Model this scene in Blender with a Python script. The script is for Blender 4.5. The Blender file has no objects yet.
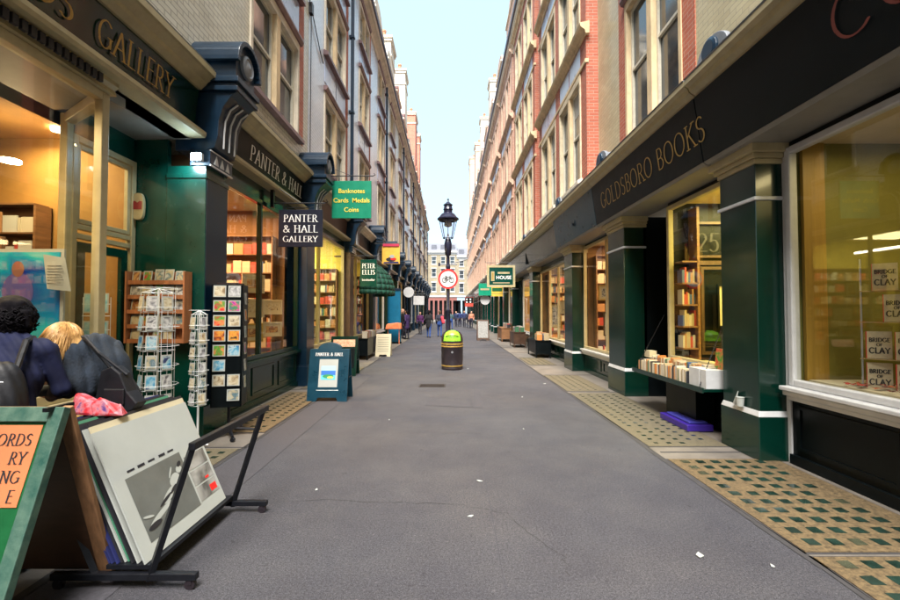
import bpy, bmesh, math, random
import numpy as np
from mathutils import Vector, Matrix
R = math.radians
random.seed(7)
SC = bpy.context.scene
COL = SC.collection

# ------------------------------------------------------------------ camera, world, sun, exposure
cam_d = bpy.data.cameras.new('camera'); cam = bpy.data.objects.new('camera', cam_d); COL.objects.link(cam)
cam.location = (0, 0, 1.6); cam.rotation_euler = (R(90 + 1.6), 0, 0)
cam_d.lens = 17.2; cam_d.sensor_width = 36; cam_d.clip_start = 0.05; cam_d.clip_end = 2000
SC.camera = cam
SC.render.engine = 'CYCLES'
SC.cycles.use_denoising = True
SC.cycles.max_bounces = 7; SC.cycles.diffuse_bounces = 4; SC.cycles.glossy_bounces = 3; SC.cycles.transparent_max_bounces = 12
SC.cycles.sample_clamp_indirect = 6
SC.view_settings.view_transform = 'Standard'; SC.view_settings.look = 'None'
SC.view_settings.gamma = 1; SC.view_settings.use_curve_mapping = False
SC.view_settings.exposure = 2.5
SUN_EL, SUN_AZ = R(60), R(187)      # high veiled sun behind the camera to the left
w = bpy.data.worlds.new('World'); SC.world = w; w.use_nodes = True
nt = w.node_tree; nt.nodes.clear()
sky = nt.nodes.new('ShaderNodeTexSky'); sky.sky_type = 'NISHITA'; sky.sun_disc = False
sky.sun_elevation = SUN_EL; sky.sun_rotation = SUN_AZ
sky.air_density = 1.0; sky.dust_density = 2.5; sky.ozone_density = 1.0
mixn = nt.nodes.new('ShaderNodeMix'); mixn.data_type = 'RGBA'; mixn.inputs[0].default_value = 0.62
mixn.inputs[7].default_value = (2.3, 3.3, 3.6, 1)      # thin even cloud veil, same physical units as the sky
nt.links.new(sky.outputs[0], mixn.inputs[6])
bg = nt.nodes.new('ShaderNodeBackground'); bg.inputs[1].default_value = 0.074
nt.links.new(mixn.outputs[2], bg.inputs[0])
wo = nt.nodes.new('ShaderNodeOutputWorld'); nt.links.new(bg.outputs[0], wo.inputs[0])
sd = bpy.data.lights.new('sun', 'SUN'); sd.energy = 3.0; sd.angle = R(34); sd.color = (1, .95, .88)
so = bpy.data.objects.new('sun', sd); COL.objects.link(so)
# direction TO the sun: azimuth measured like the sky's rotation (clockwise from +Y)
dv = Vector((math.sin(SUN_AZ) * math.cos(SUN_EL), math.cos(SUN_AZ) * math.cos(SUN_EL), math.sin(SUN_EL)))
so.rotation_euler = dv.to_track_quat('Z', 'Y').to_euler(); so.location = (0, -5, 40)

# ------------------------------------------------------------------ helpers
class MB:
    """collects faces, links them as one mesh object"""
    def __init__(s): s.v = []; s.f = []; s.m = []
    def face(s, pts, m=0):
        b = len(s.v); s.v += [tuple(p) for p in pts]; s.f.append(tuple(range(b, b + len(pts)))); s.m.append(m)
    def box(s, x0, x1, y0, y1, z0, z1, m=0):
        if x0 > x1: x0, x1 = x1, x0
        if y0 > y1: y0, y1 = y1, y0
        b = len(s.v)
        s.v += [(x0,y0,z0),(x1,y0,z0),(x1,y1,z0),(x0,y1,z0),(x0,y0,z1),(x1,y0,z1),(x1,y1,z1),(x0,y1,z1)]
        for q in ((0,3,2,1),(4,5,6,7),(0,1,5,4),(1,2,6,5),(2,3,7,6),(3,0,4,7)):
            s.f.append(tuple(b + i for i in q)); s.m.append(m)
        return s
    def prism(s, pts0, pts1, m=0, caps=True):
        n = len(pts0); b = len(s.v); s.v += [tuple(p) for p in pts0] + [tuple(p) for p in pts1]
        for i in range(n):
            j = (i + 1) % n
            s.f.append((b+i, b+j, b+n+j, b+n+i)); s.m.append(m)
        if caps:
            s.f.append(tuple(b + i for i in range(n))[::-1]); s.m.append(m)
            s.f.append(tuple(b + n + i for i in range(n))); s.m.append(m)
        return s
    def prof_y(s, prof, y0, y1, m=0, sx=1):       # profile of (x,z) points extruded along y
        return s.prism([(sx*x, y0, z) for x, z in prof], [(sx*x, y1, z) for x, z in prof], m)
    def tube(s, pts, r, n=8, m=0, caps=True):
        pts = [Vector(p) for p in pts]; rs = r if isinstance(r, (list, tuple)) else [r] * len(pts)
        rings = []; up = Vector((0, 0, 1))
        for i, p in enumerate(pts):
            t = (pts[min(i+1, len(pts)-1)] - pts[max(i-1, 0)]).normalized()
            a = t.cross(up)
            if a.length < 1e-3: a = t.cross(Vector((1, 0, 0)))
            a.normalize(); c = t.cross(a)
            b = len(s.v); rings.append(b)
            for k in range(n):
                an = 2 * math.pi * k / n; q = p + (a * math.cos(an) + c * math.sin(an)) * rs[i]; s.v.append(tuple(q))
        for i in range(len(pts) - 1):
            for k in range(n):
                k2 = (k + 1) % n; s.f.append((rings[i]+k, rings[i]+k2, rings[i+1]+k2, rings[i+1]+k)); s.m.append(m)
        if caps:
            s.f.append(tuple(rings[0]+k for k in range(n))); s.m.append(m)
            s.f.append(tuple(rings[-1]+k for k in range(n))[::-1]); s.m.append(m)
        return s
    def lathe(s, prof, c, n=24, m=0, axis='z', sweep=None):     # prof of (r, h)
        cx, cy, cz = c; rings = []
        for r, h in prof:
            b = len(s.v); rings.append(b)
            for k in range(n):
                a = 2 * math.pi * k / n; u, v = max(r, 1e-4) * math.cos(a), max(r, 1e-4) * math.sin(a)
                if axis == 'z': s.v.append((cx+u, cy+v, cz+h))
                elif axis == 'x': s.v.append((cx+h, cy+u, cz+v))
                else: s.v.append((cx+u, cy+h, cz+v))
        for i in range(len(prof) - 1):
            for k in range(n):
                k2 = (k + 1) % n; s.f.append((rings[i]+k, rings[i]+k2, rings[i+1]+k2, rings[i+1]+k)); s.m.append(m)
        s.f.append(tuple(rings[0]+k for k in range(n))); s.m.append(m)
        s.f.append(tuple(rings[-1]+k for k in range(n))[::-1]); s.m.append(m)
        return s
    def quadbox(s, a, b, c, d, t, m=0):           # slab from four corners thickened along its normal
        a, b, c, d = map(Vector, (a, b, c, d)); n = (b - a).cross(d - a).normalized() * t
        return s.prism([a, b, c, d], [a+n, b+n, c+n, d+n], m)
    def build(s, name, mats, parent=None, bevel=0, smooth=False):
        if not isinstance(mats, (list, tuple)): mats = [mats]
        off = WL.get(parent.name, Vector((0, 0, 0))) if parent else Vector((0, 0, 0))
        me = bpy.data.meshes.new(name)
        me.from_pydata([(x-off.x, y-off.y, z-off.z) for x, y, z in s.v], [], s.f)
        for m in mats: me.materials.append(m)
        me.polygons.foreach_set('material_index', s.m)
        bm = bmesh.new(); bm.from_mesh(me); bmesh.ops.recalc_face_normals(bm, faces=bm.faces); bm.to_mesh(me); bm.free()
        if smooth:
            me.polygons.foreach_set('use_smooth', [True] * len(me.polygons))
            me.set_sharp_from_angle(angle=R(38))
        o = bpy.data.objects.new(name, me); COL.objects.link(o)
        if parent: o.parent = parent; WL[o.name] = off
        if bevel:
            bv = o.modifiers.new('bevel', 'BEVEL'); bv.width = bevel; bv.segments = 2; bv.limit_method = 'ANGLE'
        return o
WL = {}     # world origin of every parent, so parts can be written in world coordinates

def tag(o, label=None, cat=None, group=None, kind=None):
    if label: o['label'] = label
    if cat: o['category'] = cat
    if group: o['group'] = group
    if kind: o['kind'] = kind
    return o
def thing(name, label, cat, loc=(0, 0, 0), rotz=0, group=None, local=False):
    o = bpy.data.objects.new(name, None); COL.objects.link(o); o.empty_display_size = .1
    o.location = loc; o.rotation_euler = (0, 0, rotz)
    WL[o.name] = Vector((0, 0, 0)) if (local or rotz) else Vector(loc)
    return tag(o, label, cat, group)
def dup_tree(o, parent=None, loc=None, rotz=None):
    c = o.copy(); COL.objects.link(c)
    if parent: c.parent = parent
    if loc is not None: c.location = loc
    if rotz is not None: c.rotation_euler = (0, 0, rotz)
    for ch in list(o.children): dup_tree(ch, c)
    return c

# ------------------------------------------------------------------ materials
def mat(name, col, rough=.6, metal=0, noise=0, nscale=6, bump=0, bscale=40, coat=0, emit=None, estr=0, spec=None, stretch=None, col2=None):
    m = bpy.data.materials.new(name); m.use_nodes = True; n = m.node_tree; p = n.nodes['Principled BSDF']
    p.inputs['Base Color'].default_value = (*col, 1); p.inputs['Roughness'].default_value = rough; p.inputs['Metallic'].default_value = metal
    if coat: p.inputs['Coat Weight'].default_value = coat; p.inputs['Coat Roughness'].default_value = .08
    if spec is not None: p.inputs['Specular IOR Level'].default_value = spec
    if emit: p.inputs['Emission Color'].default_value = (*emit, 1); p.inputs['Emission Strength'].default_value = estr
    geo = n.nodes.new('ShaderNodeNewGeometry'); vec = geo.outputs['Position']
    if stretch:
        mp = n.nodes.new('ShaderNodeMapping'); mp.inputs['Scale'].default_value = stretch; n.links.new(vec, mp.inputs[0]); vec = mp.outputs[0]
    if noise:
        t = n.nodes.new('ShaderNodeTexNoise'); t.inputs['Scale'].default_value = nscale; t.inputs['Detail'].default_value = 7; t.inputs['Roughness'].default_value = .65
        n.links.new(vec, t.inputs['Vector'])
        cr = n.nodes.new('ShaderNodeValToRGB'); cr.color_ramp.elements[0].position = .32; cr.color_ramp.elements[1].position = .7
        c2 = col2 or tuple(min(1, c * (1 + noise)) for c in col)
        c1 = tuple(c * (1 - noise) for c in col) if not col2 else col
        cr.color_ramp.elements[0].color = (*c1, 1); cr.color_ramp.elements[1].color = (*c2, 1)
        n.links.new(t.outputs[0], cr.inputs[0]); n.links.new(cr.outputs[0], p.inputs['Base Color'])
        mr = n.nodes.new('ShaderNodeMapRange'); mr.inputs[3].default_value = max(0, rough - .12); mr.inputs[4].default_value = min(1, rough + .12)
        n.links.new(t.outputs[0], mr.inputs[0]); n.links.new(mr.outputs[0], p.inputs['Roughness'])
    if bump:
        t2 = n.nodes.new('ShaderNodeTexNoise'); t2.inputs['Scale'].default_value = bscale; t2.inputs['Detail'].default_value = 4
        n.links.new(vec, t2.inputs['Vector'])
        b = n.nodes.new('ShaderNodeBump'); b.inputs['Strength'].default_value = bump; b.inputs['Distance'].default_value = .01
        n.links.new(t2.outputs[0], b.inputs['Height']); n.links.new(b.outputs[0], p.inputs['Normal'])
    return m

def brick(name, c1, c2, mortar, rough=.75, gloss=0, scale=1.0, dirt=.35):
    m = bpy.data.materials.new(name); m.use_nodes = True; n = m.node_tree; p = n.nodes['Principled BSDF']; L = n.links.new
    geo = n.nodes.new('ShaderNodeNewGeometry'); sp = n.nodes.new('ShaderNodeSeparateXYZ'); L(geo.outputs['Position'], sp.inputs[0])
    ad = n.nodes.new('ShaderNodeMath'); ad.operation = 'ADD'; L(sp.outputs[0], ad.inputs[0]); L(sp.outputs[1], ad.inputs[1])
    cb = n.nodes.new('ShaderNodeCombineXYZ'); L(ad.outputs[0], cb.inputs[0]); L(sp.outputs[2], cb.inputs[1])
    bt = n.nodes.new('ShaderNodeTexBrick'); L(cb.outputs[0], bt.inputs['Vector'])
    bt.inputs['Color1'].default_value = (*c1, 1); bt.inputs['Color2'].default_value = (*c2, 1); bt.inputs['Mortar'].default_value = (*mortar, 1)
    bt.inputs['Scale'].default_value = 1; bt.inputs['Brick Width'].default_value = .225 * scale; bt.inputs['Row Height'].default_value = .075 * scale
    bt.inputs['Mortar Size'].default_value = .006 * scale; bt.inputs['Mortar Smooth'].default_value = .3; bt.inputs['Bias'].default_value = 0
    t = n.nodes.new('ShaderNodeTexNoise'); t.inputs['Scale'].default_value = .9; t.inputs['Detail'].default_value = 8; t.inputs['Roughness'].default_value = .7
    L(geo.outputs['Position'], t.inputs['Vector'])
    mr = n.nodes.new('ShaderNodeMapRange'); mr.inputs[1].default_value = .35; mr.inputs[2].default_value = .72; mr.inputs[3].default_value = 1; mr.inputs[4].default_value = 1 - dirt
    L(t.outputs[0], mr.inputs[0])
    mx = n.nodes.new('ShaderNodeMix'); mx.data_type = 'RGBA'; mx.blend_type = 'MULTIPLY'; mx.inputs[0].default_value = 1
    L(bt.outputs['Color'], mx.inputs[6]); L(mr.outputs[0], mx.inputs[7]); L(mx.outputs[2], p.inputs['Base Color'])
    p.inputs['Roughness'].default_value = rough
    if gloss: p.inputs['Coat Weight'].default_value = gloss; p.inputs['Coat Roughness'].default_value = .15
    b = n.nodes.new('ShaderNodeBump'); b.inputs['Strength'].default_value = .6; b.inputs['Distance'].default_value = .006; b.invert = True
    L(bt.outputs['Fac'], b.inputs['Height']); L(b.outputs[0], p.inputs['Normal'])
    return m

def glass(name, tint=(1, 1, 1)):
    m = bpy.data.materials.new(name); m.use_nodes = True; n = m.node_tree; n.nodes.clear()
    o = n.nodes.new('ShaderNodeOutputMaterial'); a = n.nodes.new('ShaderNodeBsdfTransparent'); g = n.nodes.new('ShaderNodeBsdfGlossy')
    a.inputs[0].default_value = (*tint, 1); g.inputs['Roughness'].default_value = .015
    geo = n.nodes.new('ShaderNodeNewGeometry'); dt = n.nodes.new('ShaderNodeVectorMath'); dt.operation = 'DOT_PRODUCT'
    n.links.new(geo.outputs['Normal'], dt.inputs[0]); n.links.new(geo.outputs['Incoming'], dt.inputs[1])
    def mth(op, a, b=None):
        q = n.nodes.new('ShaderNodeMath'); q.operation = op
        for i_, z_ in enumerate((a, b)):
            if z_ is None: continue
            if isinstance(z_, (int, float)): q.inputs[i_].default_value = z_
            else: n.links.new(z_, q.inputs[i_])
        return q.outputs[0]
    fr = mth('ADD', mth('MULTIPLY', mth('POWER', mth('SUBTRACT', 1.0, mth('ABSOLUTE', dt.outputs['Value'])), 5.0), .92), .07)   # Schlick, both sides alike
    mx = n.nodes.new('ShaderNodeMixShader')
    n.links.new(fr, mx.inputs[0]); n.links.new(a.outputs[0], mx.inputs[1]); n.links.new(g.outputs[0], mx.inputs[2]); n.links.new(mx.outputs[0], o.inputs[0])
    return m

def picture(name, cols, scale=14, rough=.45, distort=.5):
    """printed picture: soft patches of several inks"""
    m = bpy.data.materials.new(name); m.use_nodes = True; n = m.node_tree; p = n.nodes['Principled BSDF']; L = n.links.new
    geo = n.nodes.new('ShaderNodeNewGeometry')
    oi = n.nodes.new('ShaderNodeObjectInfo')
    va = n.nodes.new('ShaderNodeVectorMath'); va.operation = 'ADD'; L(geo.outputs['Position'], va.inputs[0]); 
    ms = n.nodes.new('ShaderNodeMath'); ms.operation = 'MULTIPLY'; ms.inputs[1].default_value = 37; L(oi.outputs['Random'], ms.inputs[0]); L(ms.outputs[0], va.inputs[1])
    t = n.nodes.new('ShaderNodeTexNoise'); t.inputs['Scale'].default_value = scale; t.inputs['Detail'].default_value = 3; t.inputs['Distortion'].default_value = distort
    L(va.outputs[0], t.inputs['Vector'])
    cr = n.nodes.new('ShaderNodeValToRGB'); e = cr.color_ramp.elements
    while len(e) < len(cols): e.new(.5)
    for i, c in enumerate(cols): e[i].position = .3 + .4 * i / (len(cols) - 1); e[i].color = (*[q * .72 for q in c], 1)
    L(t.outputs[0], cr.inputs[0]); L(cr.outputs[0], p.inputs['Base Color']); p.inputs['Roughness'].default_value = rough
    return m

M = {}
M['green'] = mat('gloss_green_paint', (.0003, .019, .0125), .22, noise=.14, nscale=2, bump=.1, bscale=6, coat=.3)
M['green_l'] = mat('deep_green_paint', (.0005, .04, .028), .24, noise=.2, nscale=4, bump=.06, bscale=9, coat=.3)
M['blueg'] = mat('blue_green_paint', (.001, .018, .042), .38, noise=.2, nscale=5, bump=.05, bscale=20, coat=.15)
M['teal'] = mat('navy_teal_paint', (.004, .035, .06), .3, noise=.2, nscale=5, bump=.05)
M['black'] = mat('black_paint', (.002, .004, .005), .4, noise=.3, nscale=6, bump=.05, spec=.18)
M['iron'] = mat('black_iron', (.008, .009, .013), .38, metal=.3, noise=.3, nscale=20, bump=.1, bscale=80)
M['cream'] = mat('cream_paint', (.38, .32, .18), .4, noise=.14, nscale=5, bump=.06, bscale=25)
M['white'] = mat('white_paint', (.5, .51, .52), .4, noise=.1, nscale=6, bump=.05, bscale=30)
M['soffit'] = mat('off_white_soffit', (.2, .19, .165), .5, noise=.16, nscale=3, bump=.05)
M['gold'] = mat('gilt_lettering', (.4, .26, .07), .4, metal=.4, noise=.15, nscale=8)
M['goldy'] = mat('yellow_lettering', (.85, .68, .08), .4)
M['letter_w'] = mat('white_lettering', (.8, .8, .78), .5)
M['dullred'] = mat('dull_red_lettering', (.16, .03, .02), .5)
M['stone'] = mat('tan_stone', (.62, .52, .36), .8, noise=.25, nscale=4, bump=.25, bscale=25)
M['stone_r'] = mat('pink_terracotta', (.66, .47, .34), .8, noise=.25, nscale=3, bump=.2, bscale=20)
M['stone_b'] = mat('worn_brown_stone', (.66, .5, .3), .8, noise=.3, nscale=3, bump=.25, bscale=25, stretch=(1, 1, .5))
M['stone_p'] = mat('pale_stone', (.68, .6, .48), .8, noise=.2, nscale=2.5, bump=.2, bscale=20)
M['sill'] = mat('brown_glazed_sill', (.2, .12, .12), .4, noise=.3, nscale=4, bump=.1)
M['purple'] = mat('violet_grey_gutter', (.1, .095, .14), .45, noise=.3, nscale=3)
M['bred'] = brick('red_rubbed_brick', (.55, .16, .09), (.45, .11, .06), (.5, .34, .26), .7, dirt=.25)
M['bsalm'] = brick('salmon_brick', (.7, .42, .31), (.62, .33, .22), (.62, .5, .42), .75, dirt=.3)
M['bbuff'] = brick('buff_glazed_brick', (.64, .57, .36), (.56, .48, .29), (.42, .36, .25), .45, gloss=.25, dirt=.3)
M['bwhite'] = brick('white_glazed_brick', (.76, .81, .88), (.7, .76, .84), (.46, .5, .56), .35, gloss=.4, dirt=.25)
M['bcream'] = brick('cream_glazed_brick', (.74, .72, .6), (.66, .63, .5), (.3, .28, .22), .4, gloss=.3, dirt=.3)
M['byell'] = brick('london_stock_brick', (.3, .25, .17), (.24, .2, .13), (.28, .26, .21), .85, dirt=.4)
M['slate'] = mat('roof_slate', (.09, .095, .12), .6, noise=.3, nscale=5, bump=.2)
M['sash'] = mat('cream_sash_paint', (.62, .58, .47), .45, noise=.12, nscale=9)
M['pane_up'] = mat('upstairs_window_glass', (.03, .04, .05), .04, spec=.9, noise=.6, nscale=.8)
M['curtain'] = mat('net_curtain', (.4, .39, .36), .9, noise=.2, nscale=9, stretch=(3, 3, .3))
M['panelblue'] = mat('glazed_blue_panel', (.45, .5, .66), .3, noise=.15, nscale=4, coat=.3)
M['glass'] = glass('shop_glass', (.96, .98, .95))
M['lead'] = mat('lead_flashing', (.2, .22, .25), .5, noise=.25, nscale=5, bump=.2, bscale=8)
M['ceilw'] = mat('room_plaster', (.62, .5, .28), .8, noise=.08, nscale=3)
M['roomy'] = mat('yellow_room_wall', (.55, .47, .1), .75, noise=.12, nscale=2)
M['roomd'] = mat('brown_room_wall', (.2, .1, .035), .75, noise=.3, nscale=2)
M['amber'] = mat('amber_room_wall', (.3, .15, .035), .75, noise=.2, nscale=2)
M['roomo'] = mat('ochre_room_wall', (.55, .33, .13), .75, noise=.15, nscale=2)
M['wood'] = mat('mid_brown_wood', (.2, .095, .04), .5, noise=.35, nscale=3, stretch=(1, 1, 8), bump=.1)
M['woodl'] = mat('orange_brown_wood', (.36, .14, .06), .5, noise=.3, nscale=4, stretch=(6, 6, 1))
M['woodd'] = mat('dark_brown_wood', (.07, .035, .02), .45, noise=.35, nscale=4, stretch=(1, 8, 1))
M['ply'] = mat('sandwich_board_wood', (.24, .12, .055), .6, noise=.4, nscale=3, stretch=(8, 8, 1), bump=.1)
M['boardgreen'] = mat('weathered_green_frame', (.015, .07, .055), .5, noise=.9, nscale=9, bump=.3, bscale=30, col2=(.09, .16, .12))
M['orange'] = mat('orange_paper', (.5, .16, .06), .7, noise=.06, nscale=5)
M['greenbd'] = mat('bottle_green_board', (.008, .09, .03), .35, noise=.2, nscale=5)
M['signgreen'] = mat('sign_green', (.0, .22, .12), .4, noise=.1, nscale=6)
M['signdark'] = mat('sign_midnight_blue', (.006, .008, .02), .4, noise=.2, nscale=8)
M['ink'] = mat('black_ink', (.015, .015, .02), .6)
M['paper'] = mat('white_mount_card', (.37, .39, .37), .6, noise=.05, nscale=4)
M['paper2'] = mat('ivory_mount_card', (.5, .44, .3), .6, noise=.06, nscale=4)
M['photo_bw'] = picture('black_and_white_photograph', [(.02, .02, .02), (.2, .2, .19), (.4, .4, .38), (.6, .6, .58)], 5, .25)
M['grey_print'] = mat('grey_print_ground', (.11, .12, .115), .3, noise=.25, nscale=2.5)
M['navyc'] = mat('navy_card_edge', (.02, .025, .11), .5)
M['redc'] = mat('magenta_card_edge', (.45, .03, .16), .5)
M['greenc'] = mat('green_card_edge', (.06, .22, .13), .5)
M['wire'] = mat('white_wire', (.68, .7, .72), .35, metal=.2)
M['chrome'] = mat('brushed_steel', (.5, .5, .52), .3, metal=.9)
M['red'] = mat('sign_red', (.75, .02, .02), .4)
M['litgreen'] = mat('lime_bin_hood', (.22, .6, .03), .35, noise=.1)
M['bin'] = mat('bin_plastic', (.018, .013, .017), .35, noise=.3, nscale=8, bump=.05)
M['lampblue'] = mat('lamp_post_black', (.012, .012, .03), .3, noise=.3, nscale=12)
M['frost'] = glass('lantern_glass', (.97, .93, .97))
M['tube'] = mat('lit_tube', (1, .95, .8), .5, emit=(1, .95, .75), estr=7)
M['bulb'] = mat('lit_spotlight', (1, .9, .7), .5, emit=(1, .78, .45), estr=14)
M['flood'] = mat('lit_flood_lamp', (.8, .9, 1), .5, emit=(.55, .8, 1), estr=26)
PIX = [picture('print_warm', [(.5, .16, .03), (.7, .42, .15), (.25, .06, .02), (.75, .55, .3)], 11),
       picture('print_red_green', [(.8, .03, .02), (.85, .3, .1), (.05, .4, .04), (.6, .02, .04)], 13),
       picture('print_blue', [(.02, .1, .35), (.1, .4, .6), (.5, .65, .7), (.01, .03, .15)], 12),
       picture('print_flame', [(.02, .01, .01), (.6, .12, .02), (.9, .4, .05), (.05, .02, .01)], 12),
       picture('print_sepia', [(.3, .2, .1), (.6, .5, .33), (.75, .68, .5), (.2, .14, .08)], 14),
       picture('print_grey', [(.04, .04, .05), (.3, .3, .32), (.7, .7, .7), (.12, .12, .14)], 14),
       picture('print_violet', [(.25, .02, .5), (.03, .3, .1), (.8, .08, .3), (.08, .03, .45)], 13),
       picture('print_pale', [(.5, .52, .45), (.6, .5, .3), (.1, .2, .25), (.6, .6, .58)], 13)]
BOOKC = [mat('book_cloth_%s' % n_, c, .6) for n_, c in (('cream', (.4, .32, .2)), ('ivory', (.5, .44, .34)), ('tan', (.4, .2, .09)), ('red', (.4, .05, .04)),
         ('blue', (.05, .1, .25)), ('green', (.05, .16, .08)), ('black', (.02, .02, .025)), ('orange', (.55, .2, .05)), ('grey', (.3, .31, .33)), ('white', (.5, .5, .48)))]

# asphalt: speckle, stains, darker patches, fine cracks
def asphalt():
    m = bpy.data.materials.new('asphalt'); m.use_nodes = True; n = m.node_tree; p = n.nodes['Principled BSDF']; L = n.links.new
    geo = n.nodes.new('ShaderNodeNewGeometry'); P_ = geo.outputs['Position']
    def noi(s, d=6, r=.6, dist=0):
        t = n.nodes.new('ShaderNodeTexNoise'); t.inputs['Scale'].default_value = s; t.inputs['Detail'].default_value = d; t.inputs['Roughness'].default_value = r; t.inputs['Distortion'].default_value = dist
        L(P_, t.inputs['Vector']); return t.outputs[0]
    def ramp(src, a, b, ca, cb_):
        c = n.nodes.new('ShaderNodeValToRGB'); c.color_ramp.elements[0].position = a; c.color_ramp.elements[1].position = b
        c.color_ramp.elements[0].color = (*ca, 1); c.color_ramp.elements[1].color = (*cb_, 1); L(src, c.inputs[0]); return c.outputs[0]
    def mul(a, b, f=1, bt='MULTIPLY'):
        x = n.nodes.new('ShaderNodeMix'); x.data_type = 'RGBA'; x.blend_type = bt; x.inputs[0].default_value = f
        L(a, x.inputs[6]); L(b, x.inputs[7]); return x.outputs[2]
    base = ramp(noi(.45, 8, .62), .3, .7, (.041, .041, .049), (.064, .0635, .07))
    sp_ = ramp(noi(150, 4, .8), .36, .64, (.3, .3, .32), (1.9, 1.86, 1.8))
    pat = ramp(noi(2.2, 7, .7, .6), .38, .62, (.9, .9, .92), (1.05, 1.05, 1.03))
    spots = ramp(noi(26, 3, .6), .66, .72, (1, 1, 1), (1.6, 1.58, 1.55))
    dk = ramp(noi(11, 3, .6), .27, .34, (.6, .6, .62), (1, 1, 1))
    v = n.nodes.new('ShaderNodeTexVoronoi'); v.feature = 'DISTANCE_TO_EDGE'; v.inputs['Scale'].default_value = .33
    wv = n.nodes.new('ShaderNodeTexNoise'); wv.inputs['Scale'].default_value = 1.6; wv.inputs['Detail'].default_value = 6; L(P_, wv.inputs['Vector'])
    va = n.nodes.new('ShaderNodeVectorMath'); va.operation = 'MULTIPLY_ADD'; va.inputs[1].default_value = (.9, .9, 0); L(wv.outputs['Color'], va.inputs[0]); L(P_, va.inputs[2])
    L(va.outputs[0], v.inputs['Vector'])
    crk = ramp(v.outputs[0], .0, .0035, (.96, .96, .96), (1, 1, 1))
    hue = ramp(noi(.35, 3, .5, .4), .3, .7, (.93, .97, 1.05), (1.05, 1.0, .96)); fine = ramp(noi(60, 5, .8), .38, .62, (.62, .62, .63), (1.36, 1.36, 1.36))
    c = mul(mul(mul(mul(mul(mul(mul(base, sp_), pat), spots), dk), crk), hue), fine)
    L(c, p.inputs['Base Color']); p.inputs['Roughness'].default_value = .8; p.inputs['Specular IOR Level'].default_value = .3
    rr = n.nodes.new('ShaderNodeMapRange'); rr.inputs[3].default_value = .5; rr.inputs[4].default_value = .9; L(noi(1.3, 6), rr.inputs[0]); L(rr.outputs[0], p.inputs['Roughness'])
    b = n.nodes.new('ShaderNodeBump'); b.inputs['Strength'].default_value = .8; b.inputs['Distance'].default_value = .008; L(noi(90, 4, .8), b.inputs['Height']); L(b.outputs[0], p.inputs['Normal'])
    return m
M['asphalt'] = asphalt()
M['asph2'] = mat('dark_trench_patch', (.046, .044, .053), .8, noise=.3, nscale=40, bump=.4, bscale=160)
M['paving'] = mat('york_stone_paving', (.125, .11, .095), .75, noise=.3, nscale=2.2, bump=.25, bscale=60)
M['joint'] = mat('dark_joint', (.035, .033, .035), .9, noise=.3)
M['aggr'] = mat('orange_aggregate', (.105, .072, .034), .75, noise=.6, nscale=38, bump=.5, bscale=110)
M['aggr2'] = mat('tan_aggregate', (.095, .08, .05), .75, noise=.3, nscale=35, bump=.4, bscale=110)
M['lens'] = mat('green_glass_lens', (.012, .028, .022), .12, noise=.6, nscale=9, coat=.5)
M['lens2'] = mat('worn_glass_lens', (.05, .055, .035), .25, noise=.4, nscale=9, coat=.3)
M['kerb'] = mat('granite_edging', (.12, .11, .12), .7, noise=.3, nscale=30, bump=.2)

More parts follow.
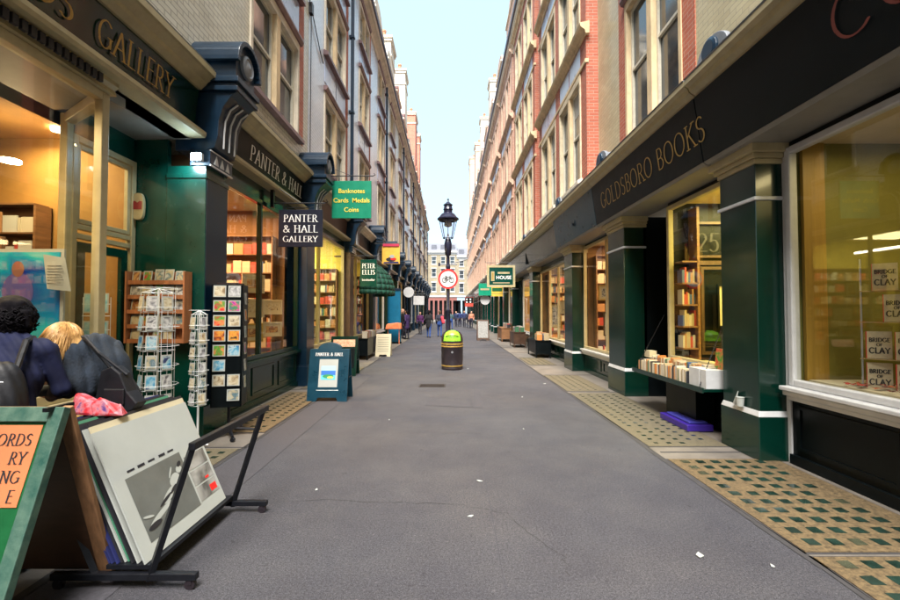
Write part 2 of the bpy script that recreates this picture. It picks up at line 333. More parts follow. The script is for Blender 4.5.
# ------------------------------------------------------------------ lettering: broad-nib roman capitals, written as strokes
def arc(cx, cy, rx, ry, a0, a1, n=14):
    return [(cx + rx*math.cos(R(a0 + (a1-a0)*i/n)), cy + ry*math.sin(R(a0 + (a1-a0)*i/n))) for i in range(n+1)]
GL = {  # width, strokes, serif points
 'A': (.74, [[(.04,0),(.37,1)],[(.37,1),(.7,0)],[(.15,.36),(.59,.36)]], [(.04,0),(.7,0)]),
 'B': (.6, [[(.12,0),(.12,1)],[(.12,1),(.3,1)]+arc(.3,.76,.2,.24,90,-90)+[(.12,.52)],[(.3,.52)]+arc(.32,.26,.24,.26,90,-90)+[(.12,0)]], []),
 'C': (.76, [arc(.42,.5,.36,.5,48,312,22)], []),
 'D': (.76, [[(.12,0),(.12,1)],[(.12,1),(.28,1)]+arc(.28,.5,.42,.5,90,-90,20)+[(.12,0)]], []),
 'E': (.56, [[(.12,0),(.12,1)],[(.12,1),(.52,1)],[(.12,.53),(.44,.53)],[(.12,0),(.54,0)]], []),
 'F': (.52, [[(.12,0),(.12,1)],[(.12,1),(.5,1)],[(.12,.53),(.42,.53)]], [(.12,0)]),
 'G': (.8, [arc(.42,.5,.36,.5,48,325,22)+[(.72,.1),(.72,.44)]], [(.68,.44)]),
 'H': (.76, [[(.12,0),(.12,1)],[(.64,0),(.64,1)],[(.12,.52),(.64,.52)]], [(.12,0),(.12,1),(.64,0),(.64,1)]),
 'I': (.26, [[(.13,0),(.13,1)]], [(.13,0),(.13,1)]),
 'K': (.68, [[(.12,0),(.12,1)],[(.6,1),(.14,.48)],[(.26,.6),(.64,0)]], [(.12,0),(.12,1),(.6,1),(.64,0)]),
 'L': (.54, [[(.12,0),(.12,1)],[(.12,0),(.52,0)]], [(.12,1)]),
 'M': (.9, [[(.1,0),(.14,1)],[(.14,1),(.45,.05)],[(.45,.05),(.76,1)],[(.76,1),(.8,0)]], [(.1,0),(.8,0)]),
 'N': (.8, [[(.12,0),(.12,1)],[(.12,1),(.68,0)],[(.68,0),(.68,1)]], [(.12,0),(.68,1),(.08,1)]),
 'O': (.84, [arc(.42,.5,.37,.5,0,360,28)], []),
 'P': (.58, [[(.12,0),(.12,1)],[(.12,1),(.3,1)]+arc(.3,.74,.23,.26,90,-90)+[(.12,.48)]], [(.12,0)]),
 'R': (.66, [[(.12,0),(.12,1)],[(.12,1),(.3,1)]+arc(.3,.75,.22,.25,90,-90)+[(.12,.5)],[(.3,.5),(.64,0)]], [(.12,0),(.64,0)]),
 'S': (.56, [arc(.3,.76,.2,.24,35,270,14)+arc(.28,.26,.22,.26,90,-140,14)], []),
 'T': (.66, [[(.33,0),(.33,1)],[(.03,1),(.63,1)]], [(.33,0)]),
 'U': (.76, [[(.12,1),(.12,.36)]+arc(.38,.34,.26,.34,180,360,14)+[(.64,1)]], [(.12,1),(.64,1)]),
 'W': (1.0, [[(.04,1),(.28,0)],[(.28,0),(.5,.9)],[(.5,.9),(.72,0)],[(.72,0),(.96,1)]], [(.04,1),(.96,1)]),
 'Y': (.7, [[(.04,1),(.35,.48)],[(.66,1),(.35,.48)],[(.35,.48),(.35,0)]], [(.35,0),(.04,1),(.66,1)]),
 '&': (.82, [[(.76,.02),(.26,.66)]+arc(.36,.82,.15,.18,205,-30,12)+[(.44,.66),(.2,.42)]+arc(.32,.22,.24,.23,130,290,12)+[(.56,.12),(.74,.46)]], []),
 '2': (.56, [arc(.28,.74,.22,.26,170,-20,12)+[(.06,.02),(.52,.02)]], []),
 '5': (.56, [[(.5,1),(.16,1),(.12,.56)]+arc(.26,.32,.24,.32,110,-140,14)], []),
 '.': (.3, [[(.14,0),(.16,.05)]], []), ' ': (.34, [], []),
}
def hull(pts):
    pts = sorted(set((round(a, 6), round(b, 6)) for a, b in pts))
    def half(ps):
        h = []
        for p in ps:
            while len(h) > 1 and (h[-1][0]-h[-2][0])*(p[1]-h[-2][1]) - (h[-1][1]-h[-2][1])*(p[0]-h[-2][0]) <= 0: h.pop()
            h.append(p)
        return h
    a, b = half(pts), half(pts[::-1])
    return a[:-1] + b[:-1]
def caps_width(s, h, track=.1): return sum(GL[c][0] + track for c in s) * h - track * h
def letters(mb, s, org, u, v, h, weight=.14, thin=.35, serif=True, m=0, align='l', track=.1, width=None):
    """write s from org along u, up v; nib = flat ellipse, so uprights are thick and bars thin"""
    u, v = Vector(u).normalized(), Vector(v).normalized(); n = u.cross(v); org = Vector(org)
    tw = caps_width(s, h, track); sx = 1 if not width else width / tw
    x = {'l': 0, 'c': -tw*sx/2, 'r': -tw*sx}[align]; k = 0
    a, b = weight / 2, weight / 2 * thin
    nib = [(a*math.cos(t*math.pi/4), b*math.sin(t*math.pi/4)) for t in range(8)]
    for ch in s:
        w_, strokes, ser = GL[ch]
        segs = []
        for st in strokes: segs += list(zip(st[:-1], st[1:]))
        if serif: segs += [((px-.11, py), (px+.11, py)) for px, py in ser]
        for p, q in segs:
            hl = hull([(p[0]+i, p[1]+j) for i, j in nib] + [(q[0]+i, q[1]+j) for i, j in nib]); k += 1
            f = [org + u*((x/sx if 0 else x) + i*h*sx) + v*(j*h) + n*(.0004*(k % 7) + .0015) for i, j in hl]
            mb.face(f, m)
        x += (w_ + track) * h * sx
def bfont(name, txt, m, parent, org, u, v, size, align='CENTER'):
    cu = bpy.data.curves.new(name, 'FONT'); cu.body = txt; cu.size = size; cu.align_x = align; cu.offset = size * .012
    tmp = bpy.data.objects.new(name + '_tmp', cu); COL.objects.link(tmp)
    dg = bpy.context.evaluated_depsgraph_get(); me = bpy.data.meshes.new_from_object(tmp.evaluated_get(dg)); bpy.data.objects.remove(tmp)
    u, v = Vector(u).normalized(), Vector(v).normalized(); n = u.cross(v)
    mx = Matrix.Translation(Vector(org) + n*.003 - (WL.get(parent.name, Vector()) if parent else Vector())) @ Matrix((u, v, n)).transposed().to_4x4()
    me.transform(mx); me.materials.clear(); me.materials.append(m); o = bpy.data.objects.new(name, me); COL.objects.link(o); o.parent = parent
    return o

# ------------------------------------------------------------------ the ground
def struct(name, mb, m): return tag(mb.build(name, m), kind='structure')
g = MB(); g.face([(-900,-300,-.03),(900,-300,-.03),(900,1500,-.03),(-900,1500,-.03)]); struct('ground', g, M['paving'])
RL, RR = -2.42, 2.32
g = MB()
for k in range(-14, 46):   # cut in bands so the shading stays accurate
    g.face([(RL,-6+k*2,0),(RR,-6+k*2,0),(RR,-4+k*2,0),(RL,-4+k*2,0)])
struct('road', g, M['asphalt'])
for nm, a, b in (('pavement_left', -4.6, RL-.03), ('pavement_right', RR+.03, 4.6)):
    g = MB(); g.face([(a,-34,0),(b,-34,0),(b,86,0),(a,86,0)]); struct(nm, g, M['paving'])
g = MB(); rk = random.Random(3)
for xs in (RL, RR):      # irregular tarred edge between road and pavement
    y = -6; px = xs
    while y < 86:
        ny = y + rk.uniform(.25, .7) * (1 if y < 20 else 3); nx = xs + rk.uniform(-.014, .014); wd = rk.uniform(.018, .032)
        g.face([(px-wd,y,.004),(px+wd,y,.004),(nx+wd,ny,.004),(nx-wd,ny,.004)]); px = nx; y = ny
struct('road_edge', g, M['joint'])
g = MB()
for s_, y in [(-1, yy) for yy in (5.12, 7.4, 8.9, 10.9, 12.6, 14.8, 16.9, 19.5, 22.6, 26, 30, 34.5, 40)] + [(1, yy) for yy in (4.95, 8.62, 10.95, 12.9, 15.1, 17.0, 19.6, 22.4, 26, 30.2, 35, 41)]:
    g.box(s_*2.4, s_*3.75, y-.015, y+.015, .0005, .004)
struct('paving_joint', g, M['joint'])
g = MB(); g.face([(RL+.05,-1,.004),(-1.9,-1,.004),(-1.95,11,.004),(RL+.06,11,.004)]);
struct('dark_tarmac_strip', g, M['asph2'])
g = MB(); rk = random.Random(17)
for pts in ([(-1.9,3.62),(-1.2,3.7),(-.5,3.66),(.1,3.6),(.45,3.45),(.6,3.1),(.75,2.85),(.7,2.6)], [(-.3,5.6),(.1,5.75),(.45,5.7)]):
    pts2 = []
    for (a, b), (c, d) in zip(pts[:-1], pts[1:]):
        for k in range(6): pts2.append((a+(c-a)*k/6+rk.uniform(-.02,.02), b+(d-b)*k/6+rk.uniform(-.02,.02)))
    for (a, b), (c, d) in zip(pts2[:-1], pts2[1:]):
        L_ = math.hypot(c-a, d-b); w_ = rk.uniform(.001,.003); nx, ny = -(d-b)/L_*w_, (c-a)/L_*w_
        g.face([(a-nx,b-ny,.003),(c-nx,d-ny,.003),(c+nx,d+ny,.003),(a+nx,b+ny,.003)])
struct('road_crack', g, M['joint'])
g = MB(); g.face([(-.42,7.4,.004),(.55,7.2,.004),(.62,9.0,.004),(.5,9.05,.004),(.42,7.6,.004),(-.4,7.75,.004)]); struct('tarmac_patch', g, M['asph2'])
g = MB(); g.face([(.3,1.0,.004),(.305,1.0,.004),(.425,11.5,.004),(.42,11.5,.004)]); struct('tarmac_seam', g, M['asph2'])

def light_panel(label, x0, x1, y0, y1, base, lens, pitch=.159, sq=.085, offx=.14, offy=.12, z=.004):
    t = thing('pavement_light', label, 'pavement light', ((x0+x1)/2, (y0+y1)/2, 0), group='glass lens pavement lights beside the shopfronts')
    g = MB(); g.box(x0, x1, y0, y1, .0005, z+.006); g.build('aggregate_slab', base, t)
    g = MB(); g.box(x0-.018, x1+.018, y0-.018, y1+.018, .0003, z); g.build('slab_rim', M['joint'], t)
    g = MB(); y = y0 + offy; rr = random.Random(int(y0*100)); r = 0
    while y < y1 - offy*.6:
        x = x0 + offx
        while x < x1 - offx*.6:
            j = lambda: rr.uniform(-.004, .004)
            h = sq/2
            if rr.random() > .03:
                g.face([(x-h+j(),y-h+j(),z+.0075),(x+h+j(),y-h+j(),z+.0075),(x+h+j(),y+h+j(),z+.0075),(x-h+j(),y+h+j(),z+.0075)], 1 if rr.random() < .12 else 0)
            x += pitch
        y += pitch; r += 1
    g.build('glass_lenses', [lens, M['lens2']], t)
light_panel('orange slab of dark glass lenses cut off by the bottom right photo edge', 2.36, 3.52, 1.2, 2.84, M['aggr'], M['lens'])
light_panel('orange pavement slab of dark glass lenses below the dark stall riser with the book display', 2.36, 3.52, 2.9, 4.7, M['aggr'], M['lens'])
light_panel('tan pavement slab with faint worn lenses under the fold-down book shelf', 2.36, 3.3, 5.15, 8.5, M['aggr2'], M['lens'], sq=.055)
light_panel('tan pavement slab in front of the second lit right-hand window', 2.36, 3.2, 8.72, 10.85, M['aggr2'], M['lens'], sq=.045)
light_panel('small tan slab beyond the second right-hand pilaster', 2.4, 3.2, 13.0, 15.0, M['aggr2'], M['lens'], sq=.045)
light_panel('orange slab of lenses between the black card spinner and the navy sandwich board', -3.2, -2.46, 5.75, 8.6, M['aggr'], M['lens'], sq=.06)
light_panel('tan slab of lenses behind the print browser, beneath the black card spinner', -3.2, -2.46, 3.2, 5.05, M['aggr2'], M['lens'], sq=.07)
light_panel('pale slab under the wooden book table on the left', -3.1, -2.46, 9.0, 12.4, M['aggr2'], M['lens'], sq=.045)

g = MB(); g.box(-.67, -.1, 9.2, 9.56, .0005, .006)
for i in range(7): g.box(-.64, -.13, 9.225+i*.047, 9.245+i*.047, .006, .011)
tag(g.build('manhole_cover', mat('rusty_cast_iron', (.035, .026, .022), .6, metal=.4, noise=.5, nscale=20, bump=.2)), 'dark rectangular iron drain cover set in the middle of the road', 'manhole cover')
rk = random.Random(11)
for i, (x, y, s_) in enumerate([(1.63, 2.86, .05), (2.02, 2.74, .025), (.28, 4.1, .03), (-1.2, 3.9, .025), (-.35, 2.3, .02), (.5, 12.1, .05), (2.1, 9.6, .04), (-.9, 6.4, .02), (1.0, 5.9, .02), (-1.9, 7.9, .04), (.16, 3.4, .025), (1.35, 8.1, .03)]):
    g = MB(); a = rk.uniform(0, 3); c_, s2 = math.cos(a)*s_, math.sin(a)*s_*.6
    g.prism([(x-c_,y-s2,.006),(x+s2,y-c_*.5,.005),(x+c_,y+s2,.007),(x-s2*.6,y+c_*.6,.006)], [(x-c_,y-s2,.011),(x+s2,y-c_*.5,.009),(x+c_,y+s2,.016),(x-s2*.6,y+c_*.6,.01)])
    tag(g.build('litter_scrap', M['paper']), 'white paper scrap lying on the asphalt in the foreground, largest of the litter' if i == 0 else 'tiny pale scrap of litter flattened on the asphalt', 'litter', 'scraps of litter on the road')

# ------------------------------------------------------------------ facades
# every facade is written with x = distance from the street's middle; S = +1 right side, -1 left side
def wallgrid(mb, S, x, y0, y1, z0, z1, holes, depth=.22, m=0):
    ys = sorted({y0, y1, *[a for h in holes for a in h[:2]]}); zs = sorted({z0, z1, *[a for h in holes for a in h[2:]]})
    ys = [a for a in ys if y0 <= a <= y1]; zs = [a for a in zs if z0 <= a <= z1]
    inh = lambda a, b: any(h[0]-1e-6 < a < h[1]+1e-6 and h[2]-1e-6 < b < h[3]+1e-6 for h in holes)
    for i in range(len(ys)-1):
        for j in range(len(zs)-1):
            if not inh((ys[i]+ys[i+1])/2, (zs[j]+zs[j+1])/2):
                mb.face([(S*x,ys[i],zs[j]),(S*x,ys[i+1],zs[j]),(S*x,ys[i+1],zs[j+1]),(S*x,ys[i],zs[j+1])], m)
    for a, b, c, d in holes:
        X0, X1 = S*x, S*(x+depth)
        mb.face([(X0,a,c),(X1,a,c),(X1,a,d),(X0,a,d)], m); mb.face([(X0,b,c),(X1,b,c),(X1,b,d),(X0,b,d)], m)
        mb.face([(X0,a,c),(X1,a,c),(X1,b,c),(X0,b,c)], m); mb.face([(X0,a,d),(X1,a,d),(X1,b,d),(X0,b,d)], m)

_wp = {}
def window_unit(parent, S, x, y0, y1, z0, z1, n=2, mull=M['stone_b'], surround=M['stone_b'], sillm=M['sill'], quoin=None, head=True, name='window', dark=True, seed=0):
    """sash window set behind plane x: stone surround and mullions > sash_frame, pane, sill. Built facing +X, reused."""
    W, H = round(y1-y0, 3), round(z1-z0, 3); key = (W, H, n, mull.name, surround.name, sillm.name if sillm else '', head, seed % 3)
    org = Vector((S*x, (y0+y1)/2, z0)); 
    if key not in _wp:
        root = bpy.data.objects.new('tmp', None)
        hw = W/2; sw = .08; mw = .17
        g = MB()
        g.box(-.2, .03, -hw, -hw+sw, 0, H); g.box(-.2, .03, hw-sw, hw, 0, H); g.box(-.2, .034, -hw+sw, hw-sw, H-.16, H)
        if n > 1:
            for k in range(1, n):
                c = -hw + W*k/n; g.box(-.2, .03, c-mw/2, c+mw/2, .0, H-.16, 1)
        w_ = g.build(name, [surround, mull]); COL.objects.unlink(w_)
        ch = []
        fr = MB(); pn = MB(); cu = MB()
        lw = (W - 2*sw - (n-1)*mw)/n
        for k in range(n):
            a = -hw + sw + k*(lw+mw) + 0; b = a + lw; t = .055; zt = H-.16; mid = zt*.52
            if n > 1:
                c0 = -hw + W*k/n; c1 = -hw + W*(k+1)/n; a = (c0+mw/2) if k else -hw+sw; b = (c1-mw/2) if k < n-1 else hw-sw
            fr.box(-.14,-.06,a,a+t,0,zt); fr.box(-.14,-.06,b-t,b,0,zt); fr.box(-.14,-.06,a+t,b-t,0,.09); fr.box(-.14,-.06,a+t,b-t,zt-t,zt)
            fr.box(-.135,-.065,a+t,b-t,mid-.025,mid+.025)
            rs = random.Random(seed % 3 + k)
            pn.face([(-.112,a+t,.09),(-.112,b-t,.09),(-.112,b-t,mid),(-.112,a+t,mid)]); pn.face([(-.098,a+t,mid),(-.098,b-t,mid),(-.098,b-t,zt-t),(-.098,a+t,zt-t)])
            # blind or curtain seen inside
            hh = rs.uniform(.15, .5)*zt
            cu.box(-.096,-.09,a+t,b-t,max(mid+.03, zt-t-hh), zt-t) if rs.random() < .6 else None
        f = fr.build('sash_frame', M['sash']); p = pn.build('pane', M['pane_up']); COL.objects.unlink(f); COL.objects.unlink(p); ch = [f, p]
        if cu.v: q_ = cu.build('blind', M['curtain']); COL.objects.unlink(q_); ch.append(q_)
        if sillm:
            g = MB(); g.prism([(-.2,-hw-.08,-.13),(.13,-hw-.08,-.13),(.13,-hw-.08,-.05),(.04,-hw-.08,0),(-.2,-hw-.08,0)], [(-.2,hw+.08,-.13),(.13,hw+.08,-.13),(.13,hw+.08,-.05),(.04,hw+.08,0),(-.2,hw+.08,0)])
            s_ = g.build('sill', sillm); COL.objects.unlink(s_); ch.append(s_)
        if head:
            g = MB(); g.prism([(-.02,-hw-.05,H),(.07,-hw-.05,H),(.11,-hw-.05,H+.07),(.11,-hw-.05,H+.11),(-.02,-hw-.05,H+.13)], [(-.02,hw+.05,H),(.07,hw+.05,H),(.11,hw+.05,H+.07),(.11,hw+.05,H+.11),(-.02,hw+.05,H+.13)])
            s_ = g.build('head_mould', sillm or surround); COL.objects.unlink(s_); ch.append(s_)
        _wp[key] = (w_, ch); bpy.data.objects.remove(root)
    w0, ch = _wp[key]
    w_ = w0.copy(); COL.objects.link(w_); w_.parent = parent; w_.location = org - WL[parent.name]; w_.rotation_euler = (0, 0, 0 if S < 0 else math.pi)
    for c in ch: d = c.copy(); COL.objects.link(d); d.parent = w_
    return w_

def quoins(parent, S, x, ylist, z0, z1, m, wd=.3, name='brick_quoin', proud=.012):
    g = MB()
    for yc in ylist:
        z = z0; k = 0
        g.box(S*(x-proud), S*(x+.1), yc-wd/2, yc+wd/2, z0, z1)
    return g.build(name, m, parent)

def chimney(parent, S, x, y, z0, z1, wd=1.6, dp=.9, m=None, pots=3):
    g = MB(); m = m or M['bred']
    g.box(S*x, S*(x+dp), y, y+wd, z0, z1, 0)
    g.box(S*(x-.07), S*(x+dp+.07), y-.07, y+wd+.07, z1, z1+.16, 1); g.box(S*(x-.12), S*(x+dp+.12), y-.12, y+wd+.12, z1+.16, z1+.3, 1)
    g.box(S*(x-.05), S*(x+dp+.05), y-.05, y+wd+.05, z1-.9, z1-.78, 1)
    for i in range(pots):
        g.lathe([(.13,0),(.12,.4),(.15,.42),(.15,.52),(.1,.53)], (S*(x+dp/2), y+wd*(i+.5)/pots, z1+.3), 10, 2)
    return g.build('chimney', [m, M['stone_p'], mat('clay_pot', (.4, .2, .11), .8) if 'clay_pot' not in bpy.data.materials else bpy.data.materials['clay_pot']], parent)

def dormer(parent, S, x, y0, y1, z0, z1, m, curved=False):
    """gabled attic front rising above the cornice"""
    g = MB(); ym = (y0+y1)/2; zt = z1
    hole = (ym-.5, ym+.5, z0+.35, z0+1.6)
    wallgrid(g, S, x, y0, y1, z0, z1-.9, [hole], .2, 0)
    if curved: top = [(y0+ (y1-y0)*(.5-.5*math.cos(math.pi*i/10)), z1-.9+.9*math.sin(math.pi*i/10)) for i in range(11)]
    else: top = [(y0, z1-.9), (ym, z1), (y1, z1-.9)]
    g.prism([(S*x,a,b) for a, b in top], [(S*(x+.35),a,b) for a, b in top], 0)
    g.face([(S*x,y0,z0),(S*(x+2.2),y0,z0),(S*(x+2.2),y0,z1-.9),(S*x,y0,z1-.9)], 0); g.face([(S*x,y1,z0),(S*(x+2.2),y1,z0),(S*(x+2.2),y1,z1-.9),(S*x,y1,z1-.9)], 0)
    g.face([(S*x,y0,z1-.9),(S*(x+2.2),y0,z1-.9),(S*(x+2.2),ym,z1),(S*x,ym,z1)], 2); g.face([(S*x,y1,z1-.9),(S*(x+2.2),y1,z1-.9),(S*(x+2.2),ym,z1),(S*x,ym,z1)], 2)
    g.box(S*(x-.08), S*(x+.05), y0-.05, y1+.05, z1-.97, z1-.87, 1)
    d = g.build('dormer', [m, M['stone_p'], M['slate']], parent)
    window_unit(parent, S, x, *hole, n=1, sillm=None, head=False, surround=M['stone_p'], mull=M['stone_p'], name='attic_window')
    return d

# ------------------------------------------------------------------ shop pieces
def room(parent, S, x0, x1, y0, y1, z0, z1, wm, fm=None, open_front=True, name='shop_interior'):
    g = MB(); a, b = S*x0, S*x1
    g.face([(a,y0,z0),(b,y0,z0),(b,y1,z0),(a,y1,z0)], 1)
    g.face([(a,y0,z1),(b,y0,z1),(b,y1,z1),(a,y1,z1)], 2)
    g.face([(b,y0,z0),(b,y1,z0),(b,y1,z1),(b,y0,z1)], 0)
    g.face([(a,y0,z0),(b,y0,z0),(b,y0,z1),(a,y0,z1)], 0); g.face([(a,y1,z0),(b,y1,z0),(b,y1,z1),(a,y1,z1)], 0)
    return g.build(name, [wm, fm or M['woodd'], M['ceilw']], parent)
def lamp(S, x, y, z, power, sx, sy, col=(1, .72, .36)):
    l = bpy.data.lights.new('shop_ceiling_light', 'AREA'); l.shape = 'RECTANGLE'; l.size = sx; l.size_y = sy; l.energy = power; l.color = col
    o = bpy.data.objects.new('shop_ceiling_light', l); COL.objects.link(o); o.location = (S*x, y, z); l.energy *= .35; return o
def pane(parent, pts, name='shop_window_glass'):
    g = MB(); g.face(pts); return g.build(name, M['glass'], parent)
def frame_yz(mb, S, x0, x1, y0, y1, z0, z1, t=.06, tb=None, muls=(), trans=(), m=0):
    tb = tb or t
    mb.box(S*x0,S*x1,y0,y0+t,z0,z1,m); mb.box(S*x0,S*x1,y1-t,y1,z0,z1,m)
    mb.box(S*x0,S*x1,y0+t,y1-t,z0,z0+tb,m); mb.box(S*x0,S*x1,y0+t,y1-t,z1-t,z1,m)
    for q in muls: mb.box(S*(x0+.004),S*(x1-.004),q-t*.4,q+t*.4,z0+tb,z1-t,m)
    for q in trans: mb.box(S*(x0+.008),S*(x1-.008),y0+t,y1-t,q-t*.4,q+t*.4,m)

def pilaster_R(p, y0, y1, mm=M['green'], x=3.33):
    g = MB(); g.box(x, 3.76, y0, y1, .5, 3.22)
    g.box(x-.02, 3.76, y0-.02, y1+.02, 0, .47)
    q = g.build('pilaster', mm, p, bevel=.008)
    WL[q.name] = WL[p.name]
    g = MB(); g.prism([(x-.02,y0-.02,.47),(x-.02,y1+.02,.47),(3.76,y1+.02,.47),(3.76,y0-.02,.47)], [(x+.0,y0,.535),(x+.0,y1,.535),(3.76,y1,.535),(3.76,y0,.535)])
    g.build('plinth_band', M['white'], q, bevel=.006)
    g = MB(); g.box(x-.022, 3.75, y0-.022, y1+.022, 2.82, 2.86); g.build('neck_band', M['white'], q, bevel=.006)
    g = MB(); a = x-.03
    for zz0, zz1, o in ((3.22,3.28,.02),(3.28,3.33,.05),(3.33,3.43,.09)):
        g.box(x-o, 3.76, y0-o, y1+o, zz0, zz1)
    g.build('capital', M['cream'], q, bevel=.01)
    return q

def console_R(p, y0, y1, z=4.47):
    """segmental pediment with a roundel, peeping over the cornice"""
    g = MB(); ym = (y0+y1)/2; r = (y1-y0)/2
    arcp = [(ym - r*math.cos(math.pi*i/14), z+.12+r*.8*math.sin(math.pi*i/14)) for i in range(15)]
    poly = [(y0, z-.02)] + arcp + [(y1, z-.02)]
    g.prism([(3.12,a,b) for a, b in poly], [(3.5,a,b) for a, b in poly], 0)
    arc2 = [(ym + (a-ym)*1.08, z+.12 + (b-z-.12)*1.1) for a, b in arcp]
    g.prism([(3.06,a,b) for a, b in arc2] , [(3.12,a,b) for a, b in arc2], 0)
    g.lathe([(r*.52,0),(r*.52,-.03),(r*.4,-.05),(.001,-.05)], (3.06, ym, z+.2), 20, 1, axis='x')
    return g.build('console_pediment', [M['lead'], M['blueg']], p, bevel=.006)

def console_L(p, y0, y1, big=True):
    S = -1; g = MB(); x0 = 3.1; xf = 2.72; ym = (y0+y1)/2
    # scroll bracket
    prof = [(3.12,3.66),(3.0,3.7),(2.96,3.85),(2.95,4.05),(2.9,4.22),(2.8,4.36),(2.72,4.42),(3.5,4.42),(3.5,3.66)]
    g.prof_y(prof, y0+.02, y1-.02, 0, S)
    # dentil block under it
    g.box(S*3.04, S*3.3, y0, y1, 3.46, 3.66, 0)
    # mouldings
    for a, b, o in ((4.42,4.48,.02),(4.48,4.53,.0),(4.53,4.6,.035)):
        g.box(S*(xf-o), S*3.6, y0-o, y1+o, a, b, 0)
    g.box(S*(xf+.02), S*3.6, y0+.02, y1-.02, 4.6, 4.86, 0)
    r = (y1-y0)/2 + .05
    arcp = [(ym - r*math.cos(math.pi*i/16), 4.86 + r*.95*math.sin(math.pi*i/16)) for i in range(17)]
    inn = [(ym - (r-.06)*math.cos(math.pi*i/16), 4.86 + (r-.06)*.95*math.sin(math.pi*i/16)) for i in range(17)]
    g.prism([(S*(xf+.02),a,b) for a, b in inn], [(S*3.6,a,b) for a, b in inn], 0)
    for i in range(16):    # projecting arched hood
        q0 = [(S*(xf-.05),*arcp[i]),(S*(xf-.05),*arcp[i+1]),(S*(xf-.05),*inn[i+1]),(S*(xf-.05),*inn[i])]
        g.prism(q0, [(S*3.6,b,c) for _, b, c in q0], 0)
    g.box(S*(xf-.05), S*3.6, y0-.06, y0-.0, 4.8, 4.86, 0); g.box(S*(xf-.05), S*3.6, y1+.0, y1+.06, 4.8, 4.86, 0)
    q = g.build('console', M['blueg'], p, bevel=.006); WL[q.name] = WL[p.name]
    g = MB(); g.lathe([(.15,0),(.15,.04),(.12,.055),(.1,.04),(.001,.07)], (S*(xf+.02), ym, 4.86), 24, 0, axis='x')
    g.build('roundel', M['lead'], q, smooth=True)
    g = MB()
    for k in range(3):     # white painted flutes following the scroll
        yy = y0 + (y1-y0)*(.25+.25*k)
        g.tube([(S*(2.945),yy,3.72),(S*2.94,yy,3.9),(S*2.925,yy,4.08),(S*2.87,yy+.02,4.24),(S*2.8,yy+.07,4.33)], .011, 6)
        g.prism([(S*3.03,yy-.05,3.5),(S*3.03,yy+.05,3.5),(S*3.03,yy,3.62)], [(S*3.045,yy-.05,3.5),(S*3.045,yy+.05,3.5),(S*3.045,yy,3.62)])
    g.box(S*3.03,S*3.05,y0,y1,3.455,3.475); g.box(S*3.03,S*3.05,y0,y1,3.645,3.66)
    g.build('white_flutes', M['white'], q)
    return q

def console_mesh_copy(p, src, dy):
    c = src.copy(); COL.objects.link(c); c.parent = p
    c.location = (Vector((0, dy, 0)) + WL[src.parent.name] - WL[p.name] + src.location)
    for ch in src.children: d = ch.copy(); COL.objects.link(d); d.parent = c
    return c

def pilaster_L(p, y0, y1, mm=M['blueg']):
    g = MB(); g.box(-3.1, -3.6, y0, y1, .45, 3.46); g.box(-3.07, -3.6, y0-.03, y1+.03, 0, .42); g.box(-3.085, -3.6, y0-.015, y1+.015, .42, .45)
    g.box(-3.085, -3.6, y0-.015, y1+.015, 3.3, 3.36)
    return g.build('pilaster', mm, p, bevel=.006)

CORN_L = [(3.5,4.42),(3.16,4.42),(3.1,4.47),(3.08,4.5),(3.0,4.56),(2.97,4.57),(2.97,4.64),(3.5,4.72)]
def fascia_L(p, y0, y1, mm, corn=M['cream']):
    g = MB(); g.prof_y([(3.24,3.93),(3.19,4.42),(3.5,4.42),(3.5,3.93)], y0, y1, 0, -1); f = g.build('fascia', mm, p); WL[f.name] = WL[p.name]
    g = MB(); g.prof_y(CORN_L, y0, y1, 0, -1); g.build('shop_cornice', corn, f)
    g = MB(); g.prof_y([(2.99,4.652),(3.5,4.735),(3.5,4.76),(2.98,4.67)], y0, y1, 0, -1); g.build('lead_flashing', M['lead'], f)
    g = MB(); g.prof_y([(3.5,3.8),(3.1,3.8),(3.08,3.83),(3.08,3.87),(3.13,3.9),(3.16,3.93),(3.5,3.93)], y0, y1, 0, -1); g.build('lower_moulding', corn, f)
    return f
CORN_R = [(3.6,4.26),(3.06,4.26),(3.04,4.29),(2.98,4.33),(2.96,4.38),(2.91,4.41),(2.91,4.47),(3.6,4.53)]
def fascia_R(p, y0, y1, mm, corn=M['cream'], recess=0, joints=()):
    g = MB(); r = recess
    g.prof_y([(3.14+r,3.46),(3.03+r,4.26),(3.5,4.26),(3.5,3.46)], y0, y1, 0, 1)
    for j in joints: g.prof_y([(3.125,3.455),(3.015,4.262),(3.1,4.262),(3.2,3.455)], j-.015, j+.015, 0, 1)
    f = g.build('fascia', mm, p); WL[f.name] = WL[p.name]
    g = MB(); g.prof_y(CORN_R, y0, y1, 0, 1); g.build('shop_cornice', corn, f)
    g = MB(); g.prof_y([(2.92,4.475),(3.6,4.54),(3.6,4.56),(2.9,4.49)], y0, y1, 0, 1); g.build('lead_flashing', M['lead'], f)
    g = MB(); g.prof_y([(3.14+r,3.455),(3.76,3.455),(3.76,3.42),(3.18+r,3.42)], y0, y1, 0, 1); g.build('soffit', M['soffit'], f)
    return f

